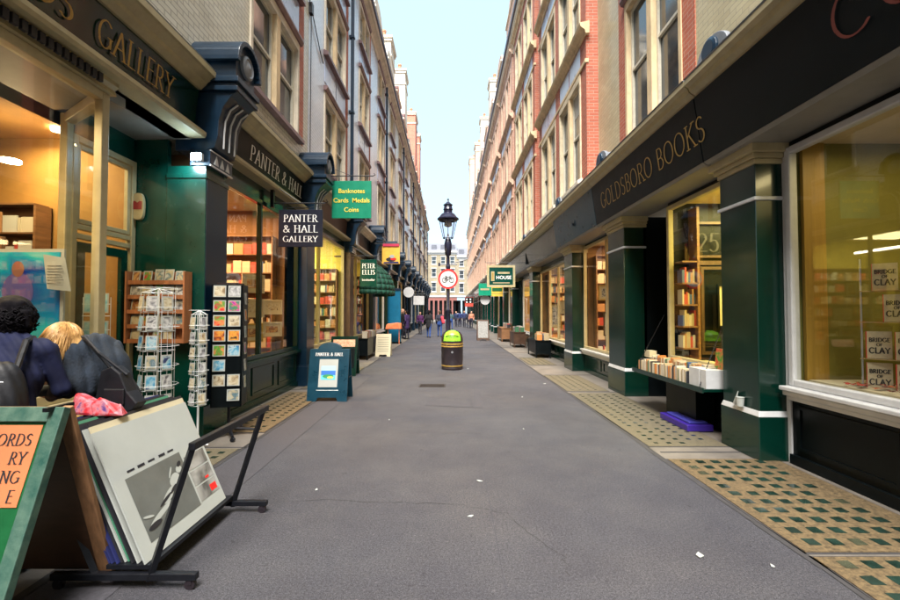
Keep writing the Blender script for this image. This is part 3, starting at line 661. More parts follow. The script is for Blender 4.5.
# ------------------------------------------------------------------ LEFT side
FL = [(5.38,7.4),(8.45,10.5),(11.45,13.0)]
def left_upper(p, y0, y1, bays, bm, seed=0, pipe=None, red=M['bred'], zc=13.3, roofz=None):
    S = -1; holes = [(a,b,c,d) for a, b in bays for c, d in FL]
    g = MB(); wallgrid(g, S, 3.3, y0, y1, 4.6, zc, holes, .24)
    g.box(S*3.75, S*11, y0, y1, 4.0, zc-.05)
    wl = g.build('wall', bm, p)
    for i, (a, b) in enumerate(bays):
        for j, (c, d) in enumerate(FL): window_unit(p, S, 3.3, a, b, c, d, n=2, seed=seed+i+j, surround=M['stone_p'])
    if bays:
        quoins(p, S, 3.3, [v for a, b in bays for v in (b+.16,)], 5.3, 13.0, red, .3)
        g = MB()
        for a, b in bays:
            for z0, z1 in ((7.66,8.3),(10.76,11.3)):
                g.box(S*3.285, S*3.35, a+.02, (a+b)/2-.05, z0, z1); g.box(S*3.285, S*3.35, (a+b)/2+.05, b-.02, z0, z1)
        g.build('spandrel_panel', M['panelblue'], p)
    g = MB(); g.prof_y([(3.4,zc-.25),(3.26,zc-.25),(3.22,zc-.1),(3.1,zc),(3.02,zc+.03),(3.0,zc+.16),(3.4,zc+.22)], y0, y1, 0, S)
    c = g.build('eaves_cornice', M['stone_p'], p); WL[c.name] = WL[p.name]
    g = MB(); g.prof_y([(3.0,zc+.17),(2.94,zc+.17),(2.92,zc+.28),(3.04,zc+.28)], y0, y1, 0, S); g.build('gutter', M['purple'], c)
    # mansard with dormers
    g = MB(); g.prof_y([(3.5,zc),(3.75,zc+.4),(4.9,zc+2.9),(7.5,zc+3.6),(11,zc)], y0, y1, 0, S); g.build('roof', M['slate'], p)
    for k, (a, b) in enumerate(bays or [(y0+1, y1-1)]):
        m_ = (a+b)/2; dormer(p, S, 3.42, m_-1.2, m_+1.2, zc+.1, zc+3.1 + .3*((seed+k) % 2), red if (seed+k) % 2 else M['stone_p'], curved=(seed+k) % 3 == 1)
    if pipe:
        g = MB(); g.tube([(S*3.2,pipe,4.75),(S*3.2,pipe,zc-.3)], .055, 10)
        for z in (5.6,8.1,10.6,12.6): g.box(S*3.13, S*3.31, pipe-.08, pipe+.08, z, z+.07)
        g.build('drainpipe', M['blueg'], p, smooth=True)

# A: gallery with the projecting glass window
LA = thing('terrace_building', 'left terrace shop nearest the camera with GALLERY fascia, big lit window and green return wall', 'building', (-3.3, 1.5, 0))
left_upper(LA, -4, 5.95, [(-1.2, 1.6)], M['bcream'], 0)
fA = fascia_L(LA, -4, 5.38, M['green'])
g = MB(); letters(g, 'DS', (-3.205, 3.58, 4.05), (0,1,0), (.1,0,1), .25, .12, align='r'); letters(g, 'GALLERY', (-3.205, 3.83, 4.05), (0,1,0), (.1,0,1), .25, .12, width=1.06)
g.build('lettering', M['gold'], fA)
pilaster_L(LA, 5.42, 5.95, M['green_l']); g = MB(); g.box(-3.094,-3.1,5.43,5.94,.45,3.3); g.build('pilaster_face', M['blueg'], LA); conA = console_L(LA, 5.4, 5.95)
g = MB()   # projecting window: sill, corner post, head, return frame
g.box(-3.36,-3.2,-3,4.07,.72,.84); frame_yz(g, -1, 3.26, 3.34, -3, 4.07, .84, 3.68, .085)
g.prism([(-3.34,3.985,.84),(-3.26,4.07,.84),(-3.98,4.5,.84),(-4.03,4.43,.84)], [(-3.34,3.985,.92),(-3.26,4.07,.92),(-3.98,4.5,.92),(-4.03,4.43,.92)])
g.prism([(-3.34,3.985,3.58),(-3.26,4.07,3.58),(-3.98,4.5,3.58),(-4.03,4.43,3.58)], [(-3.34,3.985,3.68),(-3.26,4.07,3.68),(-3.98,4.5,3.68),(-4.03,4.43,3.68)])
g.box(-4.06,-3.98,4.42,4.5,.0,3.68)
wf = g.build('window_frame', M['cream'], LA, bevel=.008); WL[wf.name] = WL[LA.name]
g = MB(); g.prof_y([(3.5,3.68),(3.22,3.68),(3.24,3.73),(3.2,3.76),(3.2,3.8),(3.5,3.8)], -3, 4.1, 0, -1)
for i in range(70): g.box(-3.17,-3.2,-1+i*.07,-.955+i*.07,3.7,3.78,1)
g.build('vented_window_head', [M['cream'], M['ink']], LA)
pane(wf, [(-3.3,-3,.9),(-3.3,4.0,.9),(-3.3,4.0,3.6),(-3.3,-3,3.6)], 'glass_pane'); pane(wf, [(-3.31,4.05,.9),(-4.0,4.46,.9),(-4.0,4.46,3.6),(-3.31,4.05,3.6)], 'glass_pane')
g = MB(); g.box(-3.3,-3.34,-3,4.05,.0,.72); g.prism([(-3.34,4.0,0),(-3.3,4.05,0),(-4.0,4.46,0),(-4.03,4.42,0)], [(-3.34,4.0,.84),(-3.3,4.05,.84),(-4.0,4.46,.84),(-4.03,4.42,.84)]); g.box(-3.34,-4.0,-3,3.9,.74,.8)
g.build('stall_riser', M['green'], LA)
g = MB(); g.box(-3.6,-4.7,5.432,5.5,0,3.8); g.box(-3.3,-4.6,-3,5.42,3.8,3.9,1); g.box(-3.35,-4.09,-3,4.38,3.69,3.795,1); g.box(-4.02,-4.06,4.5,5.42,3.5,3.8)
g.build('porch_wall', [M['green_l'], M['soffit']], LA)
g = MB()   # door and its light above
frame_yz(g, -1, 3.98, 4.06, 4.5, 5.42, 0, 3.5, .07, trans=(2.42,2.52)); frame_yz(g, -1, 4.0, 4.05, 4.57, 5.35, 2.56, 3.42, .05)
d = g.build('door_frame', M['cream'], LA, bevel=.006); WL[d.name] = WL[LA.name]
g = MB(); frame_yz(g, -1, 4.0, 4.045, 4.6, 5.32, .05, 2.36, .1, .35); g.tube([(-3.95,4.68,1.0),(-3.95,4.68,1.5)], .012, 8); g.build('door', M['green_l'], d)
pane(d, [(-4.02,4.6,.3),(-4.02,5.35,.3),(-4.02,5.35,3.45),(-4.02,4.6,3.45)], 'glass_pane')
_cw = M['ceilw']; M['ceilw'] = M['amber']; room(LA, -1, 4.08, 7.5, -3.2, 5.4, .02, 3.8, M['amber']); M['ceilw'] = _cw
g = MB(); g.box(-4.9,-4.96,-3,4.3,.8,3.72); g.build('display_back', mat('display_back_board', (.3, .15, .045), .7, noise=.6, nscale=3, stretch=(1, 2, .4)), LA)
lamp(-1, 5.4, 1.6, 3.75, 42, 2.5, 4.5, (1, .66, .3)); lamp(-1, 3.8, 2.9, 3.5, 42, .5, 1.2, (1, .75, .4)); lamp(-1, 4.9, 4.9, 3.7, 25, .5, .5, (1, .8, .4))
g = MB()
for x, y in ((-4.7,5.1),): g.lathe([(.07,0),(.07,-.03),(.05,-.035)], (x,y,3.8), 14)
for x, y in ((-4.9,4.75),): g.lathe([(.09,0),(.09,-.03),(.05,-.035)], (x,y,3.3), 14)
g.build('recessed_lamp', M['bulb'], LA)
# shelf contents behind the glass
rk = random.Random(5)
for i, (y, z, w_, h, c) in enumerate([(2.6,2.05,.5,.22,'stone_p'),(3.25,2.0,.55,.2,'wood'),(3.78,2.0,.22,.26,'woodd'),(2.7,1.62,.6,.25,'paper2'),(3.35,1.62,.7,.3,'stone_p'),(2.35,1.6,.14,.5,'redc')]):
    g = MB(); g.box(-4.2,-4.55,y-w_/2,y+w_/2,z,z+h); g.box(-4.18,-4.2,y-w_*.3,y-w_*.1,z+h*.25,z+h*.75,1)
    tag(g.build('storage_box', [M[c], M['ink']], bevel=.01), ['long pale box on the upper shelf in the left gallery window', 'brown wooden box in the middle of the upper shelf, left gallery', 'small dark upright box at the end of the upper shelf', 'ivory box with black tabs on the lower shelf, left gallery', 'grey storage box on the lower shelf behind the pinned note', 'upright dark red folder at the left end of the shelves'][i], 'box', 'boxes on the gallery window shelves')
t = thing('display_shelf', 'brown two-tier shelf unit behind the left gallery window', 'shelf', (-4.4, 3, .8))
g = MB(); g.box(-4.15,-4.6,1.2,4.0,1.57,1.6); g.box(-4.15,-4.6,1.2,4.0,1.96,1.99); g.box(-4.15,-4.6,3.96,4.0,.84,2.3); g.box(-4.15,-4.6,1.2,1.24,.84,2.3); g.build('shelves', M['wood'], t, bevel=.004)

# B: Panter & Hall
def simple_shop_L(p, y0, y1, zb=.78, zt=3.62, framem=M['cream'], wallm=None, risem=None, door=None, muls=(), power=70, lit=True, roomd=3.2, trans=(), x=3.3, roomcol=(1,.7,.34)):
    S = -1
    g = MB(); frame_yz(g, S, x-.03, x+.06, y0, y1, zb, zt, .08, muls=muls, trans=trans); g.box(S*(x-.09), S*(x+.05), y0, y1, zb-.06, zb)
    wf = g.build('window_frame', framem, p, bevel=.006); WL[wf.name] = WL[p.name]
    pane(wf, [(S*(x+.02),y0,zb+.05),(S*(x+.02),y1,zb+.05),(S*(x+.02),y1,zt-.05),(S*(x+.02),y0,zt-.05)], 'glass_pane')
    g = MB(); g.box(S*x, S*(x+.05), y0, y1, .12, zb-.06); g.box(S*(x-.03), S*(x+.05), y0, y1, 0, .12)
    n = max(1, round((y1-y0)/1.3))
    for k in range(n): a = y0+(y1-y0)*k/n+.1; b = y0+(y1-y0)*(k+1)/n-.1; frame_yz(g, S, x-.018, x, a, b, .2, zb-.14, .04)
    g.box(S*x, S*(x+.06), y0, y1, zt, 3.82); g.box(S*(x+.06), S*(x+.6), y0, y1, zb-.08, zb-.04)
    g.build('stall_riser', risem or M['green'], p)
    if lit:
        room(p, S, x+.06, x+roomd, y0-.02, y1+.02, .03, 3.8, wallm or M['roomy']); lamp(S, x+roomd*.5, (y0+y1)/2, 3.74, power, roomd*.6, (y1-y0)*.6, roomcol)
    else:
        g = MB(); g.box(S*(x+.5), S*(x+.6), y0, y1, .03, 3.8); g.build('dark_interior', M['woodd'], p)

LB = thing('terrace_building', 'left terrace shop with PANTER & HALL fascia, dark green front and warm lit picture window', 'building', (-3.3, 7.9, 0))
left_upper(LB, 5.95, 9.85, [(6.95, 9.2)], M['bcream'], 1)
fB = fascia_L(LB, 5.95, 9.3, M['black'])
g = MB(); letters(g, 'PANTER & HALL', (-3.22, 6.85, 4.06), (0,1,0), (.1,0,1), .24, .14, width=2.4); g.build('lettering', M['letter_w'], fB)
pilaster_L(LB, 9.32, 9.83); console_mesh_copy(LB, conA, 3.9)
simple_shop_L(LB, 5.98, 9.3, .8, 3.55, M['green'], M['roomd'], muls=(7.45,), trans=(), power=170, roomcol=(1, .6, .27))
# C
LC = thing('terrace_building', 'left terrace shop with bright yellow window beyond the Panter sign, under the banknotes sign', 'building', (-3.3, 11.8, 0))
left_upper(LC, 9.85, 13.85, [(11.1, 13.35)], M['bwhite'], 2, pipe=13.9)
fC = fascia_L(LC, 9.85, 13.3, M['woodd'])
g = MB(); letters(g, 'COINS', (-3.22, 10.4, 4.06), (0,1,0), (.1,0,1), .22, .14, width=2.2) if False else None
pilaster_L(LC, 13.33, 13.83, M['woodd']); console_mesh_copy(LC, conA, 7.95)
simple_shop_L(LC, 9.88, 13.3, .72, 3.6, M['cream'], M['roomy'], muls=(10.8,), power=140, roomcol=(1, .86, .4), risem=M['green'])
g = MB(); g.box(-4.6,-4.66,10.6,12.6,3.3,3.36); g.build('ceiling_tube_lamp', M['tube'], LC)
# D onwards: two-shop blocks
names = ['left terrace block with the green half-dome awning and teal column', 'left terrace block behind the round white hanging sign', 'left terrace block beside the square white hanging sign', 'left terrace block, second from the far end', 'left terrace block at the far end with a tall red chimney', 'last narrow block of the left terrace']
y = 13.85; k = 0
framesm = [M['cream'], M['white'], M['green'], M['cream'], M['blueg'], M['white']]; facm = [M['black'], M['green_l'], M['teal'], M['woodd'], M['black'], M['green']]
while y < 61:
    y1 = y + 8.0
    P = thing('terrace_building', names[k], 'building', (-3.3, y+4, 0), group='terrace along the left side')
    bays = [(y+1.5, y+3.4), (y+5.5, y+7.4)]
    left_upper(P, y, y1, bays, M['bwhite'] if k % 2 == 0 else M['bcream'], 3+k, pipe=y1-.3)
    for q in (0, 1):
        a = y + 4*q
        fascia_L(P, a, a+3.5, facm[(k+q) % 6], M['cream'] if q else M['stone_p'])
        pilaster_L(P, a+3.5, a+4.0, [M['blueg'], M['green'], M['black']][(k+q) % 3]); console_mesh_copy(P, conA, a+3.5-5.4)
        simple_shop_L(P, a, a+3.5, .7, 3.6, framesm[(2*k+q) % 6], M['roomo'] if q else M['roomy'], muls=(a+1.2,), power=60, lit=(k < 2), risem=M['teal' if q else 'black'])
    if k in (1, 2, 4): chimney(P, -1, 3.5, y+3.1, 13.5, [0, 17.6, 20.2, 0, 21.8][k], 1.8, .9, M['stone_p'] if k < 4 else M['bred'])
    if k == 3: chimney(P, -1, 3.5, y+5, 13.5, 21.5, 2.4, .9, M['bred'])
    y = y1; k += 1

# ------------------------------------------------------------------ RIGHT side
def right_upper(p, y0, y1, bays, bm, seed=0, flat=(), zc=15.6, bigbay=True, red=M['bred']):
    S = 1; X = 3.5
    holes = [(a,b,5.0,7.7) for a, b in flat] + [(a,b,8.6,10.9) for a, b in flat] + [(a,b,12.0,14.2) for a, b in flat]
    g = MB(); wallgrid(g, S, X, y0, y1, 4.5, zc, holes, .24); g.box(3.95, 11, y0, y1, 4, zc-.05); g.build('wall', bm, p)
    for i, (a, b) in enumerate(flat):
        for c, d in ((5.0,7.7),(8.6,10.9),(12.0,14.2)): window_unit(p, S, X, a, b, c, d, n=2, seed=seed+i, surround=M['stone_b'])
    if flat: quoins(p, S, X, [v for a, b in flat for v in (a-.17, b+.17)], 4.6, 14.4, red, .34)
    for i, (a, b) in enumerate(bays):
        XB = 3.22; m = (a+b)/2; e = .42; r1 = (a+e, m-.22); r2 = (m+.22, b-e)
        fl = [(4.85,7.45),(8.5,10.95),(11.95,14.5)]
        holes = [(*r, c, d) for r in (r1, r2) for c, d in fl]
        g = MB(); wallgrid(g, S, XB, a, b, 4.5, 15.0, holes, .2)
        for yy in (a, b): g.face([(XB,yy,4.5),(X+.02,yy,4.5),(X+.02,yy,15.0),(XB,yy,15.0)])
        g.face([(XB,a,15.0),(X+.02,a,15.0),(X+.02,b,15.0),(XB,b,15.0)])
        bayo = g.build('bay', red, p); WL[bayo.name] = WL[p.name]
        for r in (r1, r2):
            for j, (c, d) in enumerate(fl): window_unit(p, S, XB, *r, c, d, n=2, seed=seed+i+j, surround=M['stone'] if red is not M['bsalm'] else M['stone_r'], mull=M['stone_b'] if red is not M['bsalm'] else M['bsalm'], sillm=M['stone_p'], head=False)
        g = MB()
        g.box(XB-.02, XB+.1, m-.2, m+.2, 4.52, 15.0)
        g.build('centre_mullion', red, bayo)
        g = MB()
        for z0 in (7.62, 11.1):
            for r in (r1, r2):
                w2 = (r[1]-r[0])/2
                for q in (0, 1): g.box(XB-.008, XB+.05, r[0]+q*w2+.04, r[0]+(q+1)*w2-.04, z0, z0+.5)
        g.build('spandrel_panel', M['panelblue'], bayo)
        g = MB()
        for z0 in (8.15, 11.62, 14.98):
            pr = [(XB+.05,z0),(XB-.04,z0),(XB-.06,z0+.08),(XB-.16,z0+.16),(XB-.18,z0+.24),(XB+.05,z0+.3)]
            g.prof_y(pr, a-.1, b+.1)
        for z0 in (7.5, 11.0): g.box(XB-.035, XB+.05, a-.02, b+.02, z0, z0+.09)
        g.build('bay_cornice', M['stone_b'] if red is not M['bsalm'] else M['stone_r'], bayo)
    g = MB(); g.prof_y([(3.6,zc-.3),(3.42,zc-.3),(3.36,zc-.1),(3.2,zc),(3.1,zc+.05),(3.08,zc+.2),(3.6,zc+.3)], y0, y1, 0, S)
    c = g.build('eaves_cornice', M['stone_p'], p); WL[c.name] = WL[p.name]
    g = MB(); g.prof_y([(3.08,zc+.2),(3.0,zc+.2),(2.98,zc+.34),(3.12,zc+.34)], y0, y1, 0, S); g.build('gutter', M['purple'], c)
    g = MB(); g.prof_y([(3.6,zc),(3.9,zc+.4),(4.7,zc+3.2),(7.5,zc+4),(11,zc)], y0, y1, 0, S); g.build('roof', M['slate'], p)
    for k, (a, b) in enumerate(list(bays) + list(flat)):
        m_ = (a+b)/2; dormer(p, S, 3.5, m_-1.7, m_+1.7, zc+.2, zc+3.9 + .5*((seed+k) % 2), red, curved=(seed+k) % 2 == 0)

def shop_R(p, y0, y1, zb=.8, zt=3.38, framem=M['cream'], x=3.66, lit=True, wallm=None, power=90, roomcol=(1,.75,.38), muls=(), risem=None, depth=3.0, ledge=True):
    S = 1
    g = MB(); frame_yz(g, S, x-.04, x+.05, y0, y1, zb, zt, .07, muls=muls)
    wf = g.build('window_frame', framem, p, bevel=.012); WL[wf.name] = WL[p.name]
    g = MB()
    for a, b, o in ((zb-.045,zb,.14),(zb-.1,zb-.045,.1),(zb-.15,zb-.1,.06)): g.box(x-o, x+.05, y0-.01, y1+.01, a, b)
    g.build('window_sill', M['white'] if ledge else framem, wf, bevel=.01)
    pane(wf, [(x,y0,zb),(x,y1,zb),(x,y1,zt),(x,y0,zt)], 'glass_pane')
    g = MB()
    for k in range(max(1, round((y1-y0)/1.2))): n_ = max(1, round((y1-y0)/1.2)); frame_yz(g, S, x-.016, x, y0+(y1-y0)*k/n_+.08, y0+(y1-y0)*(k+1)/n_-.08, .16, zb-.2, .035)
    g.box(x, x+.06, y0, y1, .1, zb-.15); g.box(x-.04, x+.06, y0, y1, 0, .1); g.box(x+.05, x+.6, y0, y1, zb-.1, zb-.02, 1); g.box(x, x+.05, y0, y1, zt, 3.43)
    g.build('stall_riser', [risem or M['black'], M['paper2']], p)
    if lit:
        room(p, S, x+.06, x+depth, y0-.02, y1+.02, .03, 3.4, wallm or M['roomy']); lamp(S, x+depth*.5, (y0+y1)/2, 3.36, power, depth*.6, (y1-y0)*.6, roomcol)
    else:
        g = MB(); g.box(x+.5, x+.6, y0, y1, .03, 3.4); g.build('dark_interior', M['woodd'], p)

RA = thing('terrace_building', 'right terrace shop nearest the camera with black fascia and the lit book display window', 'building', (3.5, 1, 0))
right_upper(RA, -4, 4.9, [], M['bbuff'], 0, flat=[(.4, 3.1)])
fR = fascia_R(RA, -4, 5.27, M['black'])
g = MB(); letters(g, 'CO', (3.09, 3.4, 3.72), (0,-1,0), (-.14,0,1), .38, .07, thin=.6, width=.75); g.build('lettering', M['dullred'], fR)
pilaster_R(RA, 4.66, 5.27); console_R(RA, 4.68, 5.24)
shop_R(RA, -2.5, 4.6, .82, 3.36, M['white'], lit=False, risem=M['black'], x=3.64)
g = MB(); g.box(3.62,3.72,4.6,4.655,0,3.43); g.build('end_post', M['white'], RA)
bpy.data.objects.remove([o for o in RA.children if o.name.startswith('dark_interior')][0])
room(RA, 1, 3.7, 6.2, -2.6, 4.6, .03, 3.42, mat('olive_room_wall', (.2, .18, .035), .8, noise=.2, nscale=2), M['woodd'])
g = MB(); g.box(3.75,3.98,4.53,4.57,.8,3.4); g.build('yellow_side_panel', [mat('amber_panel', (.32, .19, .03), .5, noise=.2, nscale=3, stretch=(6, 6, .3)), M['wood']], RA)
lamp(1, 5.0, 2.6, 3.36, 15, 1.6, 3.0, (1, .76, .3)); lamp(1, 4.1, 3.7, 3.3, 5, .3, .8, (1, .8, .4))
g = MB(); g.box(3.74,4.3,-2.5,4.5,.8,.895); g.build('display_floor', M['paper2'], RA)
g = MB(); frame_yz(g, 1, 6.1, 6.19, 3.1, 4.1, .03, 2.5, .08, trans=(1.2,1.9)); g.box(6.12,6.19,1.0,2.6,1.3,2.4,1); g.build('back_room_shelves', [M['woodd'], M['paper2']], RA)


RB = thing('terrace_building', 'right terrace shop with GOLDSBORO BOOKS fascia and the fold-down shelf of books', 'building', (3.5, 7, 0))
right_upper(RB, 4.9, 9.4, [], M['bbuff'], 1, flat=[(6.35, 8.4)])
fB2 = fascia_R(RB, 5.29, 9.15, M['black'])
g = MB(); letters(g, 'GOLDSBORO BOOKS', (3.1, 8.7, 3.7), (0,-1,0), (-.14,0,1), .3, .085, thin=.6, width=3.55); g.build('lettering', M['gold'], fB2)
pilaster_R(RB, 8.2, 9.03); console_R(RB, 8.35, 8.95)
shop_R(RB, 5.29, 7.17, .82, 3.36, M['cream'], lit=False, x=3.66, risem=M['black'])
bpy.data.objects.remove([o for o in RB.children if o.name.startswith('dark_interior')][0])
room(RB, 1, 3.72, 6.6, 5.28, 7.3, .03, 3.42, M['roomy'])
lamp(1, 5.1, 6.2, 3.36, 120, 1.8, 1.4, (1, .84, .3))
g = MB(); g.box(3.72,4.8,7.17,7.25,0,3.42); g.box(4.7,4.8,7.25,8.2,0,3.42); frame_yz(g, 1, 4.62, 4.7, 7.3, 8.15, 0, 2.5, .08); frame_yz(g, 1, 4.65, 4.7, 7.4, 8.05, .1, 1.1, .06); g.box(3.7,4.8,8.2,8.26,0,3.42)
g.build('recessed_door', M['black'], RB, bevel=.005)
g = MB()   # glazed inner door on the far side wall of the shop
def fxz(x0, x1, z0, z1, t, y0=7.1, y1=7.16): g.box(x0,x0+t,y0,y1,z0,z1); g.box(x1-t,x1,y0,y1,z0,z1); g.box(x0+t,x1-t,y0+.002,y1,z1-t,z1); g.box(x0+t,x1-t,y0+.002,y1,z0,z0+t)
fxz(4.05,4.95,.03,2.45,.07); fxz(4.14,4.86,.9,2.35,.05,7.08,7.12); fxz(4.0,5.0,2.5,3.1,.04)
q = g.build('inner_door', M['woodd'], RB); WL[q.name] = WL[RB.name]
g = MB(); letters(g, '25', (4.27, 7.09, 2.6), (1,0,0), (0,0,1), .3, .13, align='c', width=.36); g.build('door_number', M['ink'], q)
g = MB()
for z in (1.0,1.35,1.7,2.05,2.4): g.box(3.74,4.0,6.9,7.15,z,z+.025)
g.box(3.98,4.02,6.9,7.15,.8,3.3); g.build('wall_shelves', M['wood'], RB)
g = MB(); rk = random.Random(9)
for z in (1.025,1.375,1.725,2.075):
    x = 3.76
    while x < 3.95: w_ = rk.uniform(.02,.04); g.box(x,x+w_,6.95,7.1,z,z+rk.uniform(.16,.26),rk.randrange(5)); x += w_+.003
tag(g.build('shelved_books', BOOKC[:5], None), 'rows of small books on the wall shelves inside the yellow Goldsboro room', 'books', kind='stuff')
rk = random.Random(9)

RC = thing('terrace_building', 'right terrace building with red brick bay windows just past the GOLDSBORO fascia', 'building', (3.5, 15.4, 0))
right_upper(RC, 9.4, 21.5, [(10.0,15.3),(16.1,21.2)], M['bbuff'], 2)
fC2 = fascia_R(RC, 9.17, 12.6, M['teal']); 
g = MB(); g.lathe([(.12,0),(.12,-.01),(.1,-.01),(.1,0)], (3.09, 10.7, 3.85), 20, axis='x'); g.build('fascia_roundel', M['blueg'], fC2)
fascia_R(RC, 12.6, 21.5, M['green'], recess=.12)
for a, b in ((11.7,12.5),(17.3,18.0)): pilaster_R(RC, a, b); console_R(RC, a+.1, b-.1)
shop_R(RC, 9.06, 11.68, .62, 3.36, M['cream'], muls=(10.0,), wallm=M['roomd'], power=130, roomcol=(1, .68, .33), risem=M['green'])
shop_R(RC, 12.55, 17.28, .62, 3.2, M['cream'], muls=(13.6,14.5,15.7), wallm=M['roomd'], power=170, roomcol=(1, .65, .3), risem=M['green'])
shop_R(RC, 18.02, 21.4, .62, 3.2, M['white'], muls=(19.2,), wallm=M['roomo'], power=60, risem=M['green'])
rn = ['right terrace block behind the white-bordered green sign', 'right terrace block beside the small green and yellow signs', 'right terrace block next to the red hanging sign', 'far right terrace block before the end tower', 'last right terrace block with the tall red tower chimney']
y = 21.5
for k in range(5):
    y1 = y + 11.6
    P = thing('terrace_building', rn[k], 'building', (3.5, y+5.8, 0), group='terrace along the right side')
    right_upper(P, y, y1, [(y+.5, y+5.4), (y+6.3, y+11.2)], M['bsalm'], 3+k, red=M['bsalm'])
    fascia_R(P, y, y1, [M['green'], M['teal'], M['green_l'], M['black'], M['green']][k], recess=.12)
    for q in (0, 1):
        a = y + 5.8*q
        pilaster_R(P, a+1.5, a+2.1, M['green_l'] if k == 1 else M['green']); pilaster_R(P, a+5.1, a+5.7, M['green_l'] if k == 1 else M['green'])
        shop_R(P, a+2.12, a+5.08, .62, 3.2, M['cream'] if (k+q) % 2 else M['white'], lit=(k == 0), muls=(a+3.2,), wallm=M['roomo'], power=50, risem=M['green'])
        g = MB(); g.box(3.7,3.75,a,a+1.5,0,3.43); frame_yz(g, 1, 3.64, 3.7, a+.3, a+1.3, 0, 3.3, .08, trans=(2.3,)); g.build('door', M['green'], P)
    if k in (1, 2): chimney(P, 1, 3.6, y+5.0, 16, 20.5+k*1.8, 1.6, .9, M['stone_p'])
    if k == 3: chimney(P, 1, 3.5, y+2.0, 16, 24.5, 2.4, 1, M['bsalm'])
    if k == 4: chimney(P, 1, 3.35, y+4, 16, 27.5, 3.4, 1.4, M['bsalm'])
    y = y1

# ------------------------------------------------------------------ the same street behind the photographer
for S_, lab in ((-1, 'left terrace block behind the photographer, seen only in reflections'), (1, 'right terrace block behind the photographer, seen only in reflections')):
    P = thing('terrace_building', lab, 'building', (S_*3.4, -18, 0))
    if S_ < 0: left_upper(P, -32, -4, [(-31+i*4.0, -28.8+i*4.0) for i in range(7)], M['bcream'], 1)
    else: right_upper(P, -32, -4, [(-31.5+i*5.5, -26.6+i*5.5) for i in range(5)], M['bbuff'], 1)
    g = MB()
    g.box(S_*3.1, S_*3.7, -32, -4.02, 3.5, 4.4, 0); g.box(S_*3.5, S_*3.7, -32, -4.02, 0, .8, 0)
    for i in range(8): g.box(S_*3.3, S_*3.7, -31.9+i*3.9, -31.2+i*3.9, 0, 3.5, 0)
    g.build('shopfronts', M['green'], P)
    g = MB(); g.box(S_*3.65, S_*3.75, -32, -4.02, .8, 3.5); g.build('dark_windows', M['pane_up'], P)

# bookcases standing on the far side wall of each lit shop, facing back up the street
def bookcase(S, x0, x1, y, z0, z1, n, label, seed, fronts=False):
    t = thing('bookcase', label, 'bookcase', (S*(x0+x1)/2, y, z0)); a, b = S*x0, S*x1
    if a > b: a, b = b, a
    g = MB(); g.box(a,a+.03,y-.22,y,z0,z1); g.box(b-.03,b,y-.22,y,z0,z1); g.box(a,b,y-.015,y,z0,z1)
    hh = (z1-z0)/n
    for k in range(n+1): g.box(a+.03,b-.03,y-.22,y-.015,z0+hh*k,z0+hh*k+.02)
    g.build('shelves', M['wood'], t)
    g = MB(); rk = random.Random(seed)
    for k in range(n):
        x = a+.04
        while x < b-.08:
            if fronts and rk.random() < .45:
                w_ = rk.uniform(.12,.2); g.box(x,min(x+w_,b-.03),y-.19,y-.17,z0+hh*k+.02,z0+hh*k+min(hh-.03,rk.uniform(.2,.28)),rk.choice((0,1,9,2,3))); x += w_+.02
            else:
                w_ = rk.uniform(.018,.045); g.box(x,x+w_,y-.2,y-.03,z0+hh*k+.02,z0+hh*k+.02+min(hh-.06,rk.uniform(.17,.27)),rk.randrange(10)); x += w_+.002 + (.08 if rk.random() < .05 else 0)
    tag(g.build('books', BOOKC, t), kind='stuff')
bookcase(-1, 3.75, 6.2, 9.28, .05, 3.2, 8, 'bookcase of frames and books at the far side of the Panter and Hall shop', 1, True)
bookcase(-1, 3.45, 6.0, 13.27, .75, 2.9, 6, 'bookcase at the far side of the bright yellow left shop', 2, True)
bookcase(-1, 3.45, 6.0, 17.3, .1, 3.0, 8, 'bookcase inside the left shop under the green dome awning', 3)
bookcase(1, 3.9, 6.0, 11.66, .1, 3.1, 8, 'bookcase inside the first right window past the Goldsboro door', 4, True)
bookcase(1, 3.9, 6.0, 17.24, .1, 3.1, 8, 'bookcase inside the wide right shop window', 5, True)
bookcase(1, 4.9, 6.1, 4.5, .05, 2.6, 6, 'bookcase at the far side of the nearest right shop', 6)
bookcase(-1, 5.0, 7.3, 5.38, .05, 2.9, 8, 'bookcase deep inside the left gallery shop', 7, True)

